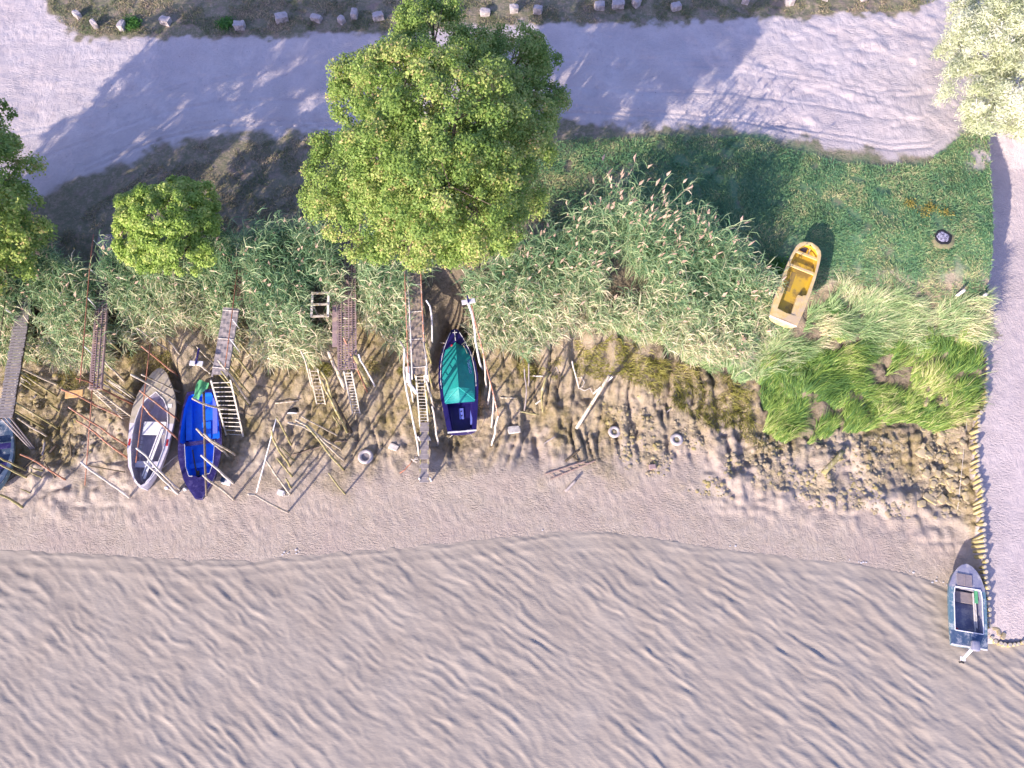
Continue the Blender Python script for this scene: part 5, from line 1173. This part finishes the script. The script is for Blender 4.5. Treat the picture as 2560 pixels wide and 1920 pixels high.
# sagging rail rope on the left of the long jetty
# white bucket-like fitting on long jetty
p = atz(*R4(225, 690), 4.3); o = MB().box((0, 0, 0), (.09, .35, .06)).build('fender', M['white_paint'], None, bevel=.04); o.location = tuple(p); o.rotation_euler = (.1, 0, .1); tag(o, 'long white fender tied to the left rail of the longest jetty', 'fender')
p = atz(*R4(262, 800), 3.8); o = MB().box((0, 0, 0), (.07, .28, .05)).build('fender', M['white_paint'], None, bevel=.03); o.location = tuple(p); o.rotation_euler = (.3, 0, .7); tag(o, 'short white fender beside the top of the long ladder', 'fender')
# wooden frame in the reeds
g = atz(*Z6(550, 1080), 4.6); root = empty('wooden_rack', g - [0, 0, .0], 'broken wooden frame with two rungs standing in the reeds beside the wide steel jetty', 'rack')
for k in (-1, 1): MB().bar((k * .34, 0, 0), (k * .34, 1.05, .25), .09, .07).build('side_board', M['pale_wood'], root)
for y_, z_ in ((.0, .0), (.48, .13), (.95, .25)): MB().bar((-.34, y_, z_ + .05), (.34, y_ + .03, z_ + .05), .08, .05).build('rung', M['bleached_wood'], root)
for k in (-.3, .3): MB().bar((k, .5, .05), (k, .5, -2.2), .06, .06, up=(0, 1, 0)).build('leg', M['grey_wood'], root)
# meadow: two pale posts, the fire pit, litter
for x, y, lb in ((2389, 741, 'left of two short pale posts in the grass near the slipway'), (2443, 751, 'right of two short pale posts in the grass near the slipway')):
    g = ground(x, y); o = MB().box((0, 0, .26), (.06, .045, .34)).build('short_post', M['pale_wood'], None, bevel=.008); o.location = tuple(g); o.rotation_euler = (-.05, .1, math.radians(-38)); tag(o, lb, 'post')
g = ground(2356, 594); root = empty('fire_pit', g, 'round burnt fire pit with grey-white ash in the green grass', 'fire pit')
def ringm(name, rs, mat, sm=True, par=root):
    G = [[(r2 * (1 + .07 * math.sin(4 * a_ + r2 * 3) + .05 * math.sin(7 * a_)) * math.cos(a_), r2 * (1 + .06 * math.sin(5 * a_)) * math.sin(a_), z2 + .008 * math.sin(9 * a_ + r2 * 40)) for a_ in np.linspace(0, 2 * math.pi, 40)] for r2, z2 in rs]
    MB().grid(G).build(name, mat, par, sm)
root.scale = (.72, .72, .8)
ringm('ash', ((.01, .085), (.10, .09), (.20, .08), (.30, .085), (.36, .07)), M['ash'])
ringm('char_ring', ((.355, .068), (.42, .080), (.50, .070), (.54, .055)), M['black'])
ringm('scorched_rim', ((.535, .052), (.66, .045), (.80, -.04)), M['scorched'])
# yellow weed clumps
wv = []
for px, py in ((2274, 512), (2325, 520), (2362, 535), (2310, 533)):
    g = ground(px, py); wv.append(g + rng.normal(0, 1, (150, 3)) * np.array([.15, .12, .03]) + [0, 0, .12])
wv = np.concatenate(wv); V, Qd = leaf_quads(wv, unit(rng.normal(size=wv.shape) + [0, 0, 1]), .035)
tag(mesh_np('yellow_weeds', V, Qd, M['weed'], tint=rng.random(len(V))), 'low yellow-brown weeds in the meadow just above the fire pit', 'weeds', kind='stuff')
# green leafy weeds beside the yellow boat
for j, (px, py, s_) in enumerate(((1945, 680, .7), (1905, 700, .6), (2090, 770, .35), (330, 62, .45), (565, 62, .4))):
    g = ground(px, py); m = int(2600 * s_); P_ = g + rng.normal(0, 1, (m, 3)) * np.array([.45, .40, .12]) * s_ + [0, 0, .25 * s_]
    V, Qd = leaf_quads(P_, unit(rng.normal(size=(m, 3)) + [0, 0, 1.4]), .05)
    o = mesh_np('leafy_weed', V, Qd, M['leaf_weed'], tint=rng.random(len(V)), origin=g); tag(o, ('bright leafy weed clump right against the left side of the yellow dinghy', 'leafy weed clump further left of the yellow dinghy', 'small leafy weed right of the yellow dinghy stern', 'leafy weed beside the third stone block', 'leafy weed beside the fifth stone block')[j], 'weed')
# foam flecks along the edge of the water
m = 22; fx = rng.choice([-9.6, -9.2, 1.2, 9.3, 12.5, 14.6, 17.0, 17.9, 18.2], m) + rng.normal(0, .25, m); P_ = np.stack([fx, ys(fx) + .12 + rng.normal(0, .07, m), np.zeros(m)], -1); P_[:, 2] = terrain(P_[:, 0], P_[:, 1]) + .03
q = MB()
for p in P_: s_ = random.uniform(.010, .030); q.box(p, (s_ * 1.5, s_, .008))
tag(q.build('foam', M['white_paint'], None), 'white foam flecks along the edge of the water', 'foam', kind='stuff')
